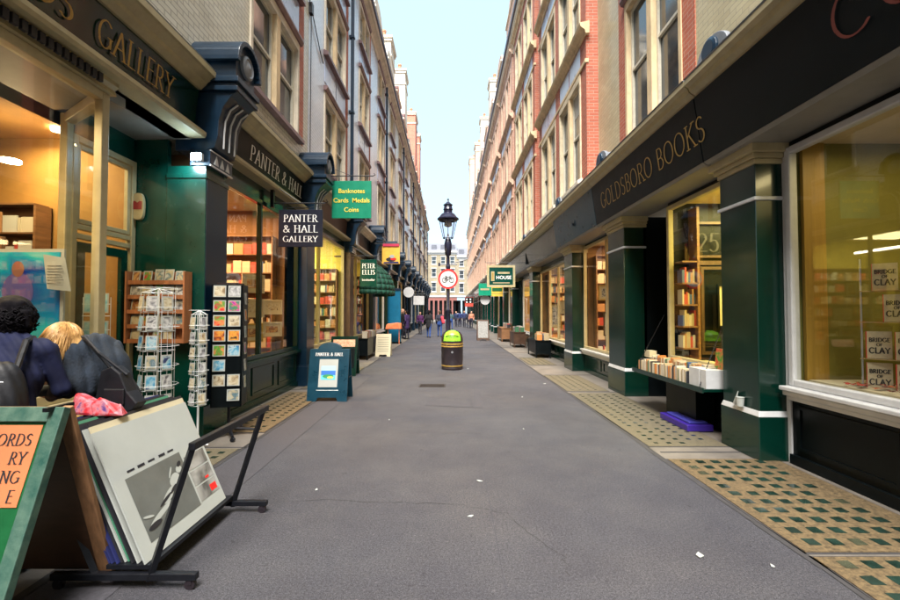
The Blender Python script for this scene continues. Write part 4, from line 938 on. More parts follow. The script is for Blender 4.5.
# ------------------------------------------------------------------ end of the street
def end_block(label, x0, x1, y, h, bm, floors, cols, gm, trim, group=None, win=1.0, roofc=None):
    P = thing('street_end_building', label, 'building', ((x0+x1)/2, y, 0))
    g = MB(); holes = []; cw = (x1-x0)/cols
    for i in range(cols):
        c = x0 + cw*(i+.5)
        for z0, z1 in floors: holes.append((c-win/2, c+win/2, z0, z1))
    tmp = MB(); wallgrid(tmp, 1, 0, x0, x1, 5.0, h, holes, .25)
    g.v = [(b, y + a, c) for a, b, c in tmp.v]; g.f = tmp.f; g.m = tmp.m
    g.box(x0, x1, y+.4, y+9, 4.8, h-.1)
    g.build('wall', bm, P)
    for a, b, c, d in holes:
        g = MB(); g.box(a-.1,b+.1,y-.05,y+.04,c-.15,c); g.box(a-.1,b+.1,y-.03,y+.04,d,d+.18)
        g.box(a,a+.08,y+.1,y+.18,c,d); g.box(b-.08,b,y+.1,y+.18,c,d); g.box(a+.08,b-.08,y+.1,y+.18,d-.08,d); g.box(a+.08,b-.08,y+.1,y+.18,c,c+.1); g.box(a+.08,b-.08,y+.11,y+.17,(c+d)/2-.03,(c+d)/2+.03)
        q = g.build('window', trim, P); WL[q.name] = WL[P.name]
        g = MB(); g.face([(a,y+.14,c),(b,y+.14,c),(b,y+.14,d),(a,y+.14,d)]); g.build('pane', M['pane_up'], q)
    g = MB(); g.box(x0-.05,x1+.05,y-.35,y+.3,h-.1,h+.25); g.box(x0,x1,y-.08,y+.02,h-.5,h-.1); g.box(x0,x1,y-.12,y+.1,4.85,5.15); g.build('cornice', trim, P)
    g = MB(); g.box(x0, x1, y, y+.3, 4.1, 4.85, 0); g.box(x0, x1, y+.5, y+.6, 0, 4.1, 1)
    for i in range(cols*2+1):
        c = x0 + (x1-x0)*i/(cols*2); g.box(c-.18, c+.18, y, y+.3, 0, 4.1, 0)
    g.build('ground_floor_front', [gm, M['black']], P)
    g = MB(); g.prism([(x0,y+.3,h+.2),(x1,y+.3,h+.2),(x1,y+9,h+.2),(x0,y+9,h+.2)], [(x0,y+2,h+2.2),(x1,y+2,h+2.2),(x1,y+7,h+2.2),(x0,y+7,h+2.2)])
    for i in range(cols): c = x0+cw*(i+.5); g.box(c-.55,c+.55,y+.7,y+2.2,h+.25,h+1.7)
    g.build('roof', M['slate'], P)
    return P
EBY = 93
pinkf = mat('dusty_pink_shopfront', (.2, .075, .065), .5, noise=.2)
end_block('yellow stock brick building closing the street, with pink ground floor', -6.5, 1.5, EBY, 14.6, M['byell'], [(6.0,8.0),(9.2,11.0),(12.0,13.6)], 4, pinkf, M['white'])
end_block('pale rendered building closing the street, right of the lamp post, taller slate roof', 1.5, 9.5, EBY, 13.6, M['byell'], [(5.8,7.8),(8.8,10.6),(11.5,12.8)], 4, mat('grey_blue_front', (.25, .33, .4), .5), M['white'])
end_block('white roofed building far to the left of the street end', -22, -6.5, EBY, 13.5, M['bwhite'], [(6.0,8.0),(9.2,11.0)], 6, M['stone_p'], M['white'])
end_block('long brick building far to the right of the street end', 9.5, 26, EBY, 13.5, M['bsalm'], [(6.0,8.0),(9.2,11.0)], 6, M['stone_p'], M['white'])

# ------------------------------------------------------------------ bodies: smooth union of tapered capsules, meshed with surface nets
def surface_net(F, org, res):
    ins = F < 0; nx, ny, nz = F.shape
    acc = np.zeros((nx-1, ny-1, nz-1, 3)); cnt = np.zeros((nx-1, ny-1, nz-1))
    idx = np.indices((nx-1, ny-1, nz-1)).transpose(1, 2, 3, 0).astype(float)
    sl = lambda o, n: slice(o, n-1+o)
    for ax in range(3):
        others = [a for a in range(3) if a != ax]
        for o1 in (0, 1):
            for o2 in (0, 1):
                o = [0, 0, 0]; o[others[0]] = o1; o[others[1]] = o2; e = list(o); e[ax] = 1
                A = F[sl(o[0], nx), sl(o[1], ny), sl(o[2], nz)]; B = F[sl(e[0], nx), sl(e[1], ny), sl(e[2], nz)]
                c = (A < 0) != (B < 0); t = np.where(c, A / np.where(c, A - B, 1), 0)
                p = np.zeros(A.shape + (3,)); p[..., others[0]] = o1; p[..., others[1]] = o2; p[..., ax] = t
                acc += p * c[..., None]; cnt += c
    act = cnt > 0; ids = -np.ones(cnt.shape, int); ids[act] = np.arange(act.sum())
    V = (idx[act] + acc[act] / cnt[act][:, None]) * res + np.array(org)
    Q = []
    for ax in range(3):
        a1, a2 = [a for a in range(3) if a != ax]
        n_ = [nx, ny, nz]; s0 = [slice(1, n-1) for n in n_]; s0[ax] = slice(0, n_[ax]-1); s1 = list(s0); s1[ax] = slice(1, n_[ax])
        c = ins[tuple(s0)] != ins[tuple(s1)]; P = np.argwhere(c)
        if not len(P): continue
        P = P + np.array([0 if a == ax else 1 for a in range(3)])
        def cell(d1, d2):
            q = P.copy(); q[:, a1] += d1; q[:, a2] += d2; return ids[q[:, 0], q[:, 1], q[:, 2]]
        Q.append(np.stack([cell(-1, -1), cell(0, -1), cell(0, 0), cell(-1, 0)], 1))
    return V, np.concatenate(Q)
def capsule_d(P, a, b, ra, rb, sc=(1, 1, 1)):
    sc = np.array(sc); a = np.array(a) ; b = np.array(b); ba = b - a; L = ba.dot(ba) + 1e-9
    t = np.clip(((P - a) @ ba) / L, 0, 1); d = (P - (a + t[..., None] * ba)) / sc
    return (np.sqrt((d * d).sum(-1)) - (ra + (rb - ra) * t)) * sc.min()
def sdf_mesh(name, prims, mats, res=.012, k=.03, parent=None, folds=0, rotz=0, loc=(0, 0, 0)):
    """prims: (a, b, ra, rb, material index[, axis scale][, k])"""
    pts = np.array([p[0] for p in prims] + [p[1] for p in prims]); rm = max(max(p[2], p[3]) * (max(p[5]) if len(p) > 5 and p[5] else 1) for p in prims) + .05
    lo = pts.min(0) - rm; hi = pts.max(0) + rm; n = np.ceil((hi - lo) / res).astype(int) + 2
    G = np.stack(np.meshgrid(*[lo[i] + np.arange(n[i]) * res for i in range(3)], indexing='ij'), -1)
    F = np.full(G.shape[:3], 1e3)
    for p in prims:
        kk = p[6] if len(p) > 6 else k
        r_ = max(p[2], p[3]) * (max(p[5]) if len(p) > 5 and p[5] else 1) + .12
        a, b = np.minimum(p[0], p[1]) - r_, np.maximum(p[0], p[1]) + r_
        i0 = np.clip(((a - lo) / res).astype(int), 0, n); i1 = np.clip(((b - lo) / res).astype(int) + 1, 0, n)
        s = tuple(slice(i0[i], i1[i]) for i in range(3))
        d = capsule_d(G[s], p[0], p[1], p[2], p[3], p[5] if len(p) > 5 and p[5] else (1, 1, 1)); f = F[s]
        h = np.clip(.5 + .5 * (f - d) / kk, 0, 1); F[s] = f * (1 - h) + d * h - kk * h * (1 - h)
    if folds:
        w1 = G[..., 0] * 85 + G[..., 1] * 55 + G[..., 2] * 22 + 2.2 * np.sin(G[..., 2] * 9 + G[..., 0] * 5); F += folds * ((1 - np.abs(np.sin(w1 * .5))) * 2 - .8)
    V, Q = surface_net(F, lo, res)
    C = V[Q].mean(1); best = np.full(len(C), 1e9); mi = np.zeros(len(C), int)
    for p in prims:
        d = capsule_d(C, p[0], p[1], p[2], p[3], p[5] if len(p) > 5 and p[5] else (1, 1, 1)); s = d < best; best[s] = d[s]; mi[s] = p[4]
    me = bpy.data.meshes.new(name); me.from_pydata(V.tolist(), [], Q.tolist())
    for m in mats: me.materials.append(m)
    me.polygons.foreach_set('material_index', mi.astype(np.int32)); me.polygons.foreach_set('use_smooth', [True] * len(Q))
    bm = bmesh.new(); bm.from_mesh(me); bmesh.ops.recalc_face_normals(bm, faces=bm.faces); bmesh.ops.smooth_vert(bm, verts=bm.verts, factor=.5, use_axis_x=True, use_axis_y=True, use_axis_z=True); bm.to_mesh(me); bm.free()
    o = bpy.data.objects.new(name, me); COL.objects.link(o); o.location = loc; o.rotation_euler = (0, 0, rotz)
    if parent: o.parent = parent
    return o
def hand(w, d, side, mi, curl=.5):
    """palm, four unequal bent fingers and a thumb; w wrist, d pointing direction"""
    w = Vector(w); d = Vector(d).normalized(); s = d.cross(Vector((0, 0, 1))); s = s.normalized() if s.length > .1 else Vector((1, 0, 0)); u = s.cross(d) * -1
    pr = [(w, w + d*.03, .026, .026, mi)]
    pr.append((w + d*.05 - s*.02, w + d*.05 + s*.02, .021, .021, mi, None, .02))
    for i, (o, l) in enumerate(((-.033, .06), (-.011, .072), (.011, .067), (.033, .052))):
        a = w + d*.075 + s*o; b = a + d*l*.5 - Vector((0,0,1))*l*.25*curl; c = b + d*l*.25 - Vector((0,0,1))*l*.5*curl
        pr += [(w + d*.05 + s*o*.8, a, .011, .0095, mi, None, .008), (a, b, .0092, .0085, mi, None, .003), (b, c, .0085, .007, mi, None, .003)]
    a = w + d*.035 + s*.03*side; b = a + s*.028*side + d*.02; c = b + d*.03 + s*.004*side
    pr += [(a, b, .013, .011, mi, None, .008), (b, c, .0105, .008, mi, None, .004)]
    return [(tuple(p[0]), tuple(p[1]), *p[2:]) for p in pr]

M['skin'] = mat('skin', (.55, .3, .2), .5, noise=.08, nscale=12)
M['hair_black'] = mat('black_curly_hair', (.004, .003, .005), .8, noise=.5, nscale=40, spec=.15)
M['hair_blond'] = mat('blond_hair', (.3, .14, .04), .45, noise=.4, nscale=38, stretch=(1, 1, .35), col2=(.7, .42, .15))
M['hair_brown'] = mat('brown_hair', (.05, .025, .012), .5, noise=.3, nscale=30)
M['cobalt'] = mat('cobalt_jacket_cloth', (.0004, .004, .038), .8, noise=.3, nscale=6, bump=.3, bscale=14)
M['bagblack'] = mat('black_nylon', (.003, .0035, .007), .55, noise=.4, nscale=8, bump=.3, bscale=20)
M['shawl'] = mat('slate_wool_shawl', (.014, .022, .036), .95, noise=.55, nscale=9, bump=.5, bscale=90)
M['coat'] = mat('dark_coat_cloth', (.004, .004, .007), .85, noise=.3, nscale=9, bump=.3, bscale=30)
M['striped'] = mat('grey_striped_sleeve', (.06, .07, .09), .8, noise=.6, nscale=30, stretch=(1, 1, 9))
M['jeans'] = mat('blue_jeans', (.015, .05, .2), .85, noise=.3, nscale=9)
M['trous'] = mat('dark_trousers', (.015, .015, .03), .8, noise=.2)
M['shoe'] = mat('dark_shoe', (.012, .01, .01), .5)
def cloth(name, c): return mat(name, c, .85, noise=.25, nscale=9)

# --- the browsing woman / man in the left foreground
def person_A():
    x, y = -2.74, 2.62
    t = [((-.0,-.0,.95),(0,.03,1.2),.155,.15,0,(1.15,.8,1)), ((0,.03,1.2),(-.0,.08,1.36),.16,.13,0,(1.3,.8,1)), ((-.17,.06,1.36),(.17,.06,1.36),.072,.072,0),
         ((0,.09,1.4),(.01,.14,1.5),.055,.052,1), ((0,0,.95),(0,-.0,.86),.155,.15,2,(1.1,.85,1)),
         ((-.09,0,.86),(-.11,.02,.46),.085,.06,2), ((-.11,.02,.46),(-.11,-.02,.09),.058,.042,2), ((.09,0,.86),(.11,.06,.46),.085,.06,2), ((.11,.06,.46),(.11,.02,.09),.058,.042,2),
         ((-.11,-.03,.05),(-.12,.15,.04),.045,.038,3), ((.11,.02,.05),(.12,.2,.04),.045,.038,3),
         ((.2,.06,1.35),(.27,.1,1.1),.062,.05,0), ((.27,.1,1.1),(.16,.34,1.02),.048,.038,0), ((-.2,.06,1.35),(-.27,.12,1.1),.062,.05,0), ((-.27,.12,1.1),(-.14,.36,1.02),.048,.038,0)]
    t += hand((.15,.36,1.02), (-.2,1,-.1), -1, 1) + hand((-.13,.38,1.02), (.2,1,-.1), 1, 1)
    # head (turned away, tilted down)
    t += [((.01,.16,1.565),(.01,.17,1.61),.085,.085,1), ((.01,.2,1.53),(.01,.2,1.53),.055,.05,1), ((.01,.26,1.56),(.01,.275,1.545),.015,.013,1), ((-.075,.17,1.56),(-.075,.17,1.575),.018,.018,1), ((.095,.17,1.56),(.095,.17,1.575),.018,.018,1)]
    p = sdf_mesh('person', t, [M['cobalt'], M['skin'], M['trous'], M['shoe']], .009, .03, folds=.005, rotz=R(28), loc=(x, y, 0))
    tag(p, 'black-haired person in bright blue jacket seen from behind at the left edge', 'person')
    rr = random.Random(2); hs = [((.01,.13,1.6),(.01,.15,1.61),.105,.1,0), ((.01,.1,1.53),(.01,.1,1.45),.09,.07,0,(1.1,.8,1))]
    for i in range(34):
        a = rr.uniform(0, 6.28); e = rr.uniform(-.7, 1.2); q = (.01+.1*math.cos(a)*math.cos(e), .125+.095*math.sin(a)*math.cos(e), 1.57+.105*math.sin(e))
        if q[1] > .2 and q[2] < 1.63: continue
        q2 = (q[0]*1.15, q[1]-.01, q[2]-rr.uniform(.0, .05)); hs.append((q, q2, rr.uniform(.02, .035), .012, 0, None, .012))
    h = sdf_mesh('hair', hs, [M['hair_black']], .009, .02, parent=p); g = MB()
    for i in range(260):
        ph = rr.uniform(0, 6.28); e = rr.uniform(-.9, 1.5); d = Vector((math.cos(ph)*math.cos(e), math.sin(ph)*math.cos(e), math.sin(e)))
        if d.y > .6 and e < .5: continue
        q = Vector((.01, .13, 1.58)) + d*.115; pts = []
        r_ = rr.uniform(.01, .02); u_ = d.orthogonal().normalized(); w_ = d.cross(u_)
        for k in range(9): pts.append(q + d*.002*k + u_*r_*math.cos(k*.9) + w_*r_*math.sin(k*.9) - Vector((0,0,.004*k)))
        g.tube(pts, .0042, 4, caps=False)
    g.build('hair_curls', M['hair_black'], p, smooth=True)
    return p
pa = person_A()
def backpack():
    x, y = -2.74, 2.62
    t = thing('backpack', 'black backpack with a white zip tag worn over the blue jacket', 'backpack', (x, y, 0), R(28))
    g = [((-.07,-.17,.98),(.07,-.17,.98),.1,.1,0,(1,.75,1)), ((-.07,-.17,1.1),(.07,-.17,1.1),.1,.1,0,(1,.75,1)), ((-.06,-.16,1.22),(.06,-.16,1.22),.095,.095,0,(1,.7,1)), ((-.05,-.22,1.0),(.05,-.22,1.0),.07,.07,0,(1,.6,1.2))]
    b = sdf_mesh('bag_body', g, [M['bagblack']], .01, .09, parent=t, folds=.003)
    g = MB()
    for s_ in (-1, 1): g.tube([(.12*s_,-.14,1.25),(.13*s_,-.03,1.42),(.13*s_,.08,1.435),(.13*s_,.17,1.36)], .018, 8); 
    g.build('shoulder_strap', M['bagblack'], t, smooth=True)
    g = MB(); g.prism([(-.1,-.262,1.2),(-.085,-.262,1.2),(-.065,-.262,1.13),(-.075,-.262,1.12)], [(-.1,-.257,1.2),(-.085,-.257,1.2),(-.065,-.257,1.13),(-.075,-.257,1.12)]); g.tube([(-.1,-.235,1.2),(0,-.25,1.22),(.1,-.235,1.2)], .004, 6)
    g.build('zip_pull', M['chrome'], t)
backpack()
def person_B():
    # bends towards the shop (-x)
    y = 3.15; yb = y
    t = [((-2.4,y,.93),(-2.43,y,1.0),.13,.13,2,(1,1.1,1)), ((-2.43,y,1.0),(-2.53,y,1.2),.12,.12,0,(1,1.1,1)), ((-2.53,y,1.2),(-2.59,y,1.31),.12,.105,0,(1,1.15,1)),
         ((-2.6,y-.15,1.33),(-2.6,y+.15,1.33),.06,.06,0), ((-2.62,y,1.35),(-2.69,y-.1,1.38),.052,.05,1),
         ((-2.4,y-.09,.9),(-2.44,y-.1,.5),.085,.06,2), ((-2.44,y-.1,.5),(-2.36,y-.1,.1),.056,.042,2), ((-2.4,y+.09,.9),(-2.48,y+.1,.5),.085,.06,2), ((-2.48,y+.1,.5),(-2.4,y+.1,.1),.056,.042,2),
         ((-2.36,y-.1,.05),(-2.54,y-.1,.04),.045,.038,4), ((-2.4,y+.1,.05),(-2.58,y+.1,.04),.045,.038,4),
         ((-2.6,y-.17,1.3),(-2.58,y-.22,1.1),.052,.046,3), ((-2.58,y-.22,1.1),(-2.78,y-.24,1.06),.043,.034,3), ((-2.6,y+.17,1.3),(-2.66,y+.18,1.08),.052,.046,3), ((-2.66,y+.18,1.08),(-2.84,y+.1,1.04),.043,.034,3)]
    t += hand((-2.8,y-.24,1.06), (-1,.1,-.15), 1, 1, .8) + hand((-2.86,y+.09,1.04), (-1,-.1,-.15), -1, 1, .8)
    hx, hz = -2.71, 1.395
    y = 3.0
    t += [((hx,y,hz),(hx-.02,y,hz+.02),.088,.088,1), ((hx-.055,y,hz-.075),(hx-.06,y,hz-.08),.05,.045,1), ((hx-.105,y,hz-.045),(hx-.118,y,hz-.06),.015,.013,1), ((hx-.095,y,hz-.09),(hx-.095,y,hz-.09),.018,.018,1),
          ((hx+.01,y-.088,hz-.02),(hx+.01,y-.088,hz),.018,.018,1), ((hx+.01,y+.088,hz-.02),(hx+.01,y+.088,hz),.018,.018,1)]
    y = yb; p = sdf_mesh('person', t, [M['coat'], M['skin'], M['coat'], M['striped'], M['shoe']], .011, .03, folds=.0035)
    tag(p, 'blond person in a dark shawl bending over the prints outside the gallery window', 'person')
    y = 3.0; hs = [((hx+.02,y,hz+.03),(hx+.0,y,hz+.03),.1,.1,0),((hx+.07,y,hz+.0),(hx+.1,y,hz-.02),.075,.05,0)]
    h = sdf_mesh('hair', hs, [M['hair_blond']], .01, .03, parent=p); rr = random.Random(4); g = MB()
    for i in range(1100):
        ph = rr.uniform(0, 6.28); e = rr.uniform(-.15, 1.5); c0 = Vector((hx+.02, y, hz+.03)); d = Vector((math.cos(ph)*math.cos(e), math.sin(ph)*math.cos(e), math.sin(e)))
        if d.x < -.75 and e < .5: continue
        q = c0 + d*.1; pts = [q]; v = Vector((d.x*.1 - .1, d.y*.15, .0)); L_ = rr.uniform(.08, .17)
        wv = rr.uniform(0, 6)
        for k in range(6):
            v = v + Vector((.02*math.sin(wv+k*1.3), .03*math.cos(wv+k*1.1), -.16)); step = v.normalized()*L_/6; q = q + step
            r_ = (q - c0); 
            if r_.length < .106: q = c0 + r_.normalized()*.106
            pts.append(q)
        g.tube(pts, [.0028,.003,.003,.0028,.0024,.0018,.001], 4, caps=False)
    g.build('hair_strands', M['hair_blond'], p, smooth=True)
    y = yb; sh = [((-2.52,y,1.22),(-2.59,y,1.33),.135,.115,0,(1,1.2,1)), ((-2.6,y-.14,1.33),(-2.6,y+.14,1.33),.075,.075,0), ((-2.6,y-.16,1.28),(-2.56,y-.2,1.12),.065,.075,0), ((-2.5,y,1.18),(-2.47,y,1.12),.13,.125,0,(1,1.1,1)), ((-2.6,y+.16,1.28),(-2.6,y+.16,1.12),.065,.07,0), ((-2.52,y-.14,1.14),(-2.52,y-.16,1.06),.065,.06,0), ((-2.6,y-.2,1.14),(-2.62,y-.22,1.06),.06,.05,0)]
    sdf_mesh('shawl', sh, [M['shawl']], .008, .05, parent=p, folds=.0065)
person_B()
g = MB(); poly = [(-2.37,1.2),(-2.3,1.23),(-2.24,1.18),(-2.19,1.06),(-2.12,.98),(-2.16,.93),(-2.28,.9),(-2.39,.93),(-2.4,1.05)]
g.prism([(a_,2.93,b_) for a_, b_ in poly], [(a_+.01,3.02,b_) for a_, b_ in poly]); g.box(-2.34,-2.2,2.915,2.93,.97,1.08)
b = g.build('shoulder_bag', M['bagblack'], bevel=.02)
tag(b, 'black slouchy shoulder bag hanging from the bending blond person', 'bag')
g = MB(); g.tube([(-2.34,2.97,1.22),(-2.44,2.96,1.34),(-2.56,3.0,1.43)], .01, 8); g.tube([(-2.22,2.97,1.17),(-2.38,2.93,1.32),(-2.52,2.97,1.43)], .01, 8); g.build('strap', M['bagblack'], b)
redbag = picture('red_white_print_bag', [(.8, .02, .03), (.7, .04, .06), (.7, .25, .3), (.1, .05, .25)], 22)
b = MB(); b.prism([(-2.42,2.74,.95),(-2.24,2.72,.94),(-2.24,2.86,.94),(-2.42,2.86,.95)], [(-2.4,2.76,1.09),(-2.29,2.74,1.03),(-2.28,2.82,1.03),(-2.38,2.82,1.08)])
b.prism([(-2.26,2.72,.94),(-2.08,2.75,.935),(-2.1,2.85,.935),(-2.26,2.85,.94)], [(-2.29,2.74,1.02),(-2.21,2.75,1.07),(-2.14,2.8,1.0),(-2.28,2.82,1.02)])
tag(b.build('shopping_bag', redbag, bevel=.02), 'crumpled red and white patterned carrier bag resting on top of the filed prints', 'carrier bag')
# trestle with goods where they browse
t = thing('browsing_table', 'dark low table of prints below the gallery window, in front of the two browsing people', 'table', (-2.95, 3.0, 0))
g = MB(); g.box(-3.22,-3.0,2.95,3.75,.66,.7); g.build('tabletop', M['woodd'], t)
for a, b_ in ((-3.19,3.0),(-3.03,3.0),(-3.19,3.7),(-3.03,3.7)): g = MB(); g.box(a-.02,a+.02,b_-.02,b_+.02,0,.66); g.build('leg', M['black'], t)
for i in range(5):
    g = MB(); yy = 2.97+i*.15; g.prism([(-3.2,yy,.705),(-3.03,yy+.01,.705),(-3.02,yy+.13,.705),(-3.19,yy+.12,.705)], [(-3.2,yy,.72+.01*i),(-3.03,yy+.01,.72+.01*i),(-3.02,yy+.13,.72+.01*i),(-3.19,yy+.12,.72+.01*i)])
    tag(g.build('art_print', PIX[(i*3) % 8]), 'small flat print lying on the dark browsing table', 'art print', 'prints lying on the browsing table')

# --- distant passers-by
def walker(x, y, h, rot, label, top, legs, hair=M['hair_brown'], stride=.12, coat=False, arms=.05, group='passers-by far down the street'):
    s = h/1.75; S_ = lambda *p: tuple(q*s for q in p)
    st = stride
    pr = [(S_(0,0,1.0),S_(0,0,1.25),.145*s,.15*s,0,(1.15,.75,1)), (S_(0,0,1.25),S_(0,0,1.38),.15*s,.12*s,0,(1.25,.75,1)), (S_(-.15,0,1.4),S_(.15,0,1.4),.065*s,.065*s,0), (S_(0,0,1.45),S_(0,.01,1.52),.05*s,.05*s,1),
          (S_(0,0,.98),S_(0,0,.86 if not coat else .72),.15*s,.155*s,0 if coat else 2,(1.1,.8,1)),
          (S_(-.09,0,.86),S_(-.09,st,.47),.085*s,.06*s,2), (S_(-.09,st,.47),S_(-.09,st*.9,.08),.058*s,.042*s,2), (S_(.09,0,.86),S_(.09,-st*.5,.47),.085*s,.06*s,2), (S_(.09,-st*.5,.47),S_(.09,-st*1.6,.1),.058*s,.042*s,2),
          (S_(-.09,st*.8,.05),S_(-.09,st*.8+.15,.04),.045*s,.035*s,3), (S_(.09,-st*1.6,.06),S_(.09,-st*1.6+.14,.04),.045*s,.035*s,3),
          (S_(-.2,0,1.4),S_(-.25,-.03-arms,1.12),.058*s,.048*s,0), (S_(-.25,-.03-arms,1.12),S_(-.22,.08,.9),.045*s,.036*s,0), (S_(.2,0,1.4),S_(.25,.0,1.12),.058*s,.048*s,0), (S_(.25,0,1.12),S_(.22,.12+arms,.93),.045*s,.036*s,0),
          (S_(-.22,.1,.87),S_(-.22,.12,.8),.03*s,.018*s,1), (S_(.22,.13+arms,.9),S_(.22,.16+arms,.84),.03*s,.018*s,1),
          (S_(0,.015,1.6),S_(0,.02,1.65),.08*s,.085*s,1), (S_(0,.05,1.56),S_(0,.05,1.56),.05*s,.05*s,1), (S_(0,.1,1.6),S_(0,.11,1.59),.014*s,.014*s,1)]
    o = sdf_mesh('person', pr, [top, M['skin'], legs, M['shoe']], .024, .035, rotz=rot, loc=(x, y, 0)); tag(o, label, 'person', group)
    sdf_mesh('hair', [(S_(0,-.015,1.62),S_(0,-.01,1.67),.094*s,.09*s,0), (S_(0,-.05,1.56),S_(0,-.05,1.5),.06*s,.045*s,0)], [hair], .022, .03, parent=o)
    return o
walker(-1.32, 26.8, 1.72, R(-4), 'walker in dark coat and blue jeans seen from behind, left of the lamp post', M['coat'], M['jeans'], M['hair_black'], coat=True)
wk = walker(-.66, 27.6, 1.7, R(5), 'walker in dark jacket and jeans with a red bag, just left of the lamp post', M['trous'], M['jeans'], M['hair_brown'])
rb = sdf_mesh('shoulder_bag', [((-.5,27.45,1.25),(-.42,27.45,.95),.1,.12,0,(.9,.6,1))], [cloth('pinkish_red_cloth', (.6, .05, .08))], .025, .03); tag(rb, 'pinkish red bag carried by the walker beside the lamp post', 'bag')
walker(-2.52, 25.2, 1.72, R(60), 'person in dark purple coat standing by the left shopfronts', cloth('deep_purple_cloth', (.035, .015, .08)), M['trous'], M['hair_black'], stride=.03, coat=True)
walker(-2.85, 26.0, 1.78, R(-60), 'bald person in dark clothes behind the purple coat by the left shopfronts', M['coat'], M['trous'], M['skin'], stride=.03, coat=True)
walker(-2.15, 31.0, 1.62, R(175), 'person in violet and pink top walking towards us beside the left shopfronts', cloth('violet_pink_cloth', (.12, .03, .14)), M['trous'], M['hair_brown'])
for i, (x, y, c, l, lb) in enumerate([(.1,40,(.05,.09,.1),M['jeans'],'person in grey green top walking right behind the lamp post'), (.65,46,(.01,.02,.07),M['trous'],'person in dark blue coat in the far crowd right of the lamp post'), (1.05,47,(.015,.03,.12),M['trous'],'person in blue jacket in the middle of the far crowd'), (1.5,45,(.02,.03,.1),M['trous'],'person in navy coat in the far crowd'), (1.85,43,(.015,.015,.03),M['trous'],'person in black coat at the right of the far crowd'), (2.1,42,(.5,.2,.12),M['trous'],'person in salmon pink top at the right of the far crowd'), (.95,52,(.5,.5,.5),M['jeans'],'person in pale top at the back of the far crowd'), (-.1,48,(.03,.03,.05),M['trous'],'person in dark coat far behind the bin'), (1.35,55,(.02,.03,.1),M['trous'],'smallest dark blue figure at the back of the far crowd')]):
    walker(x, y, 1.66+.03*(i % 4), R(170 if i % 2 else 10), lb, cloth('far_cloth_%s' % 'abcdefghi'[i], c), l, M['hair_brown'] if i % 2 else M['hair_black'])

# ------------------------------------------------------------------ lamp post, cycle sign, bin
t = thing('street_lamp', 'tall black lamp post with glazed lantern in the middle of the street behind the bin', 'street lamp', (-.06, 13.1, 0))
lx, ly = -.06, 13.1
g = MB(); g.lathe([(.2,0),(.2,.1),(.16,.14),(.15,.7),(.17,.74),(.12,.82),(.075,.95),(.065,1.6),(.085,1.63),(.085,1.68),(.06,1.72),(.052,2.9),(.07,2.94),(.07,2.99),(.05,3.03),(.045,3.3),(.09,3.36),(.11,3.55),(.115,3.68),(.09,3.8),(.06,3.86)], (lx,ly,0), 20)
g.build('post', M['lampblue'], t, smooth=True)
g = MB(); g.tube([(lx-.28,ly,3.05),(lx+.28,ly,3.05)], .018, 8); g.tube([(lx,ly,3.05),(lx+.55,ly,3.2)], .015, 8); g.box(lx-.3,lx-.24,ly-.03,ly+.03,3.0,3.1); g.build('ladder_bar', M['lampblue'], t)
g = MB()
for k in range(8):
    a = k*math.pi/4; c, s_ = math.cos(a), math.sin(a); g.tube([(lx+.15*c,ly+.15*s_,3.86),(lx+.27*c,ly+.27*s_,4.4)], .009, 6)
for r, z in ((.15,3.86),(.27,4.4)):
    g.tube([(lx+r*math.cos(k*math.pi/12),ly+r*math.sin(k*math.pi/12),z) for k in range(25)], .014, 6)
g.lathe([(.29,4.41),(.33,4.43),(.33,4.46),(.28,4.5),(.2,4.6),(.13,4.64),(.13,4.72),(.15,4.74),(.13,4.78),(.12,4.86),(.15,4.88),(.1,4.92),(.03,4.98),(.02,5.02),(.035,5.05),(.005,5.1)], (lx,ly,0), 20)
g.build('lantern_frame', M['lampblue'], t, smooth=True)
g = MB(); g.prism([(lx+.145*math.cos(k*math.pi/4),ly+.145*math.sin(k*math.pi/4),3.87) for k in range(8)], [(lx+.262*math.cos(k*math.pi/4),ly+.262*math.sin(k*math.pi/4),4.39) for k in range(8)], caps=False); g.build('lantern_glass', M['frost'], t)
g = MB(); g.lathe([(.02,3.87),(.03,3.95),(.02,4.0)], (lx,ly,0), 10); g.lathe([(.1,4.36),(.12,4.3),(.12,4.24),(.04,4.2)], (lx,ly,0), 14); g.build('lamp_holder', M['white'], t)
t = thing('road_sign', 'round white sign with red ring and bicycle symbol fixed to the lamp post', 'road sign', (lx, ly-.09, 2.62))
sz = 2.6; g = MB(); sy = ly - .1
g.lathe([(.3,.0),(.3,.012),(.001,.012)], (lx,sy,sz), 40, 0, axis='y'); g.build('sign_plate', [M['white']], t)
g = MB()
for k in range(40):
    a, b_ = 2*math.pi*k/40, 2*math.pi*(k+1)/40
    g.face([(lx+.3*math.cos(a),sy-.004,sz+.3*math.sin(a)),(lx+.3*math.cos(b_),sy-.004,sz+.3*math.sin(b_)),(lx+.245*math.cos(b_),sy-.004,sz+.245*math.sin(b_)),(lx+.245*math.cos(a),sy-.004,sz+.245*math.sin(a))])
g.build('red_ring', M['red'], t)
g = MB(); Z = lambda a, b_: (lx+a, sy-.006, sz+b_)
for cx in (-.105, .105): g.tube([Z(cx+.068*math.cos(k*math.pi/10), -.03+.068*math.sin(k*math.pi/10)) for k in range(21)], .0075, 6)
g.tube([Z(-.105,-.03),Z(-.055,.06),Z(.06,.06),Z(.0,-.03),Z(-.055,.06)], .008, 6); g.tube([Z(-.105,-.03),Z(0,-.03)], .008, 6); g.tube([Z(.105,-.03),Z(.05,.095),Z(.085,.105)], .008, 6); g.tube([Z(-.055,.06),Z(-.062,.085)], .008, 6); g.tube([Z(-.085,.087),Z(-.035,.087)], .009, 6)
g.build('bicycle_symbol', M['ink'], t)
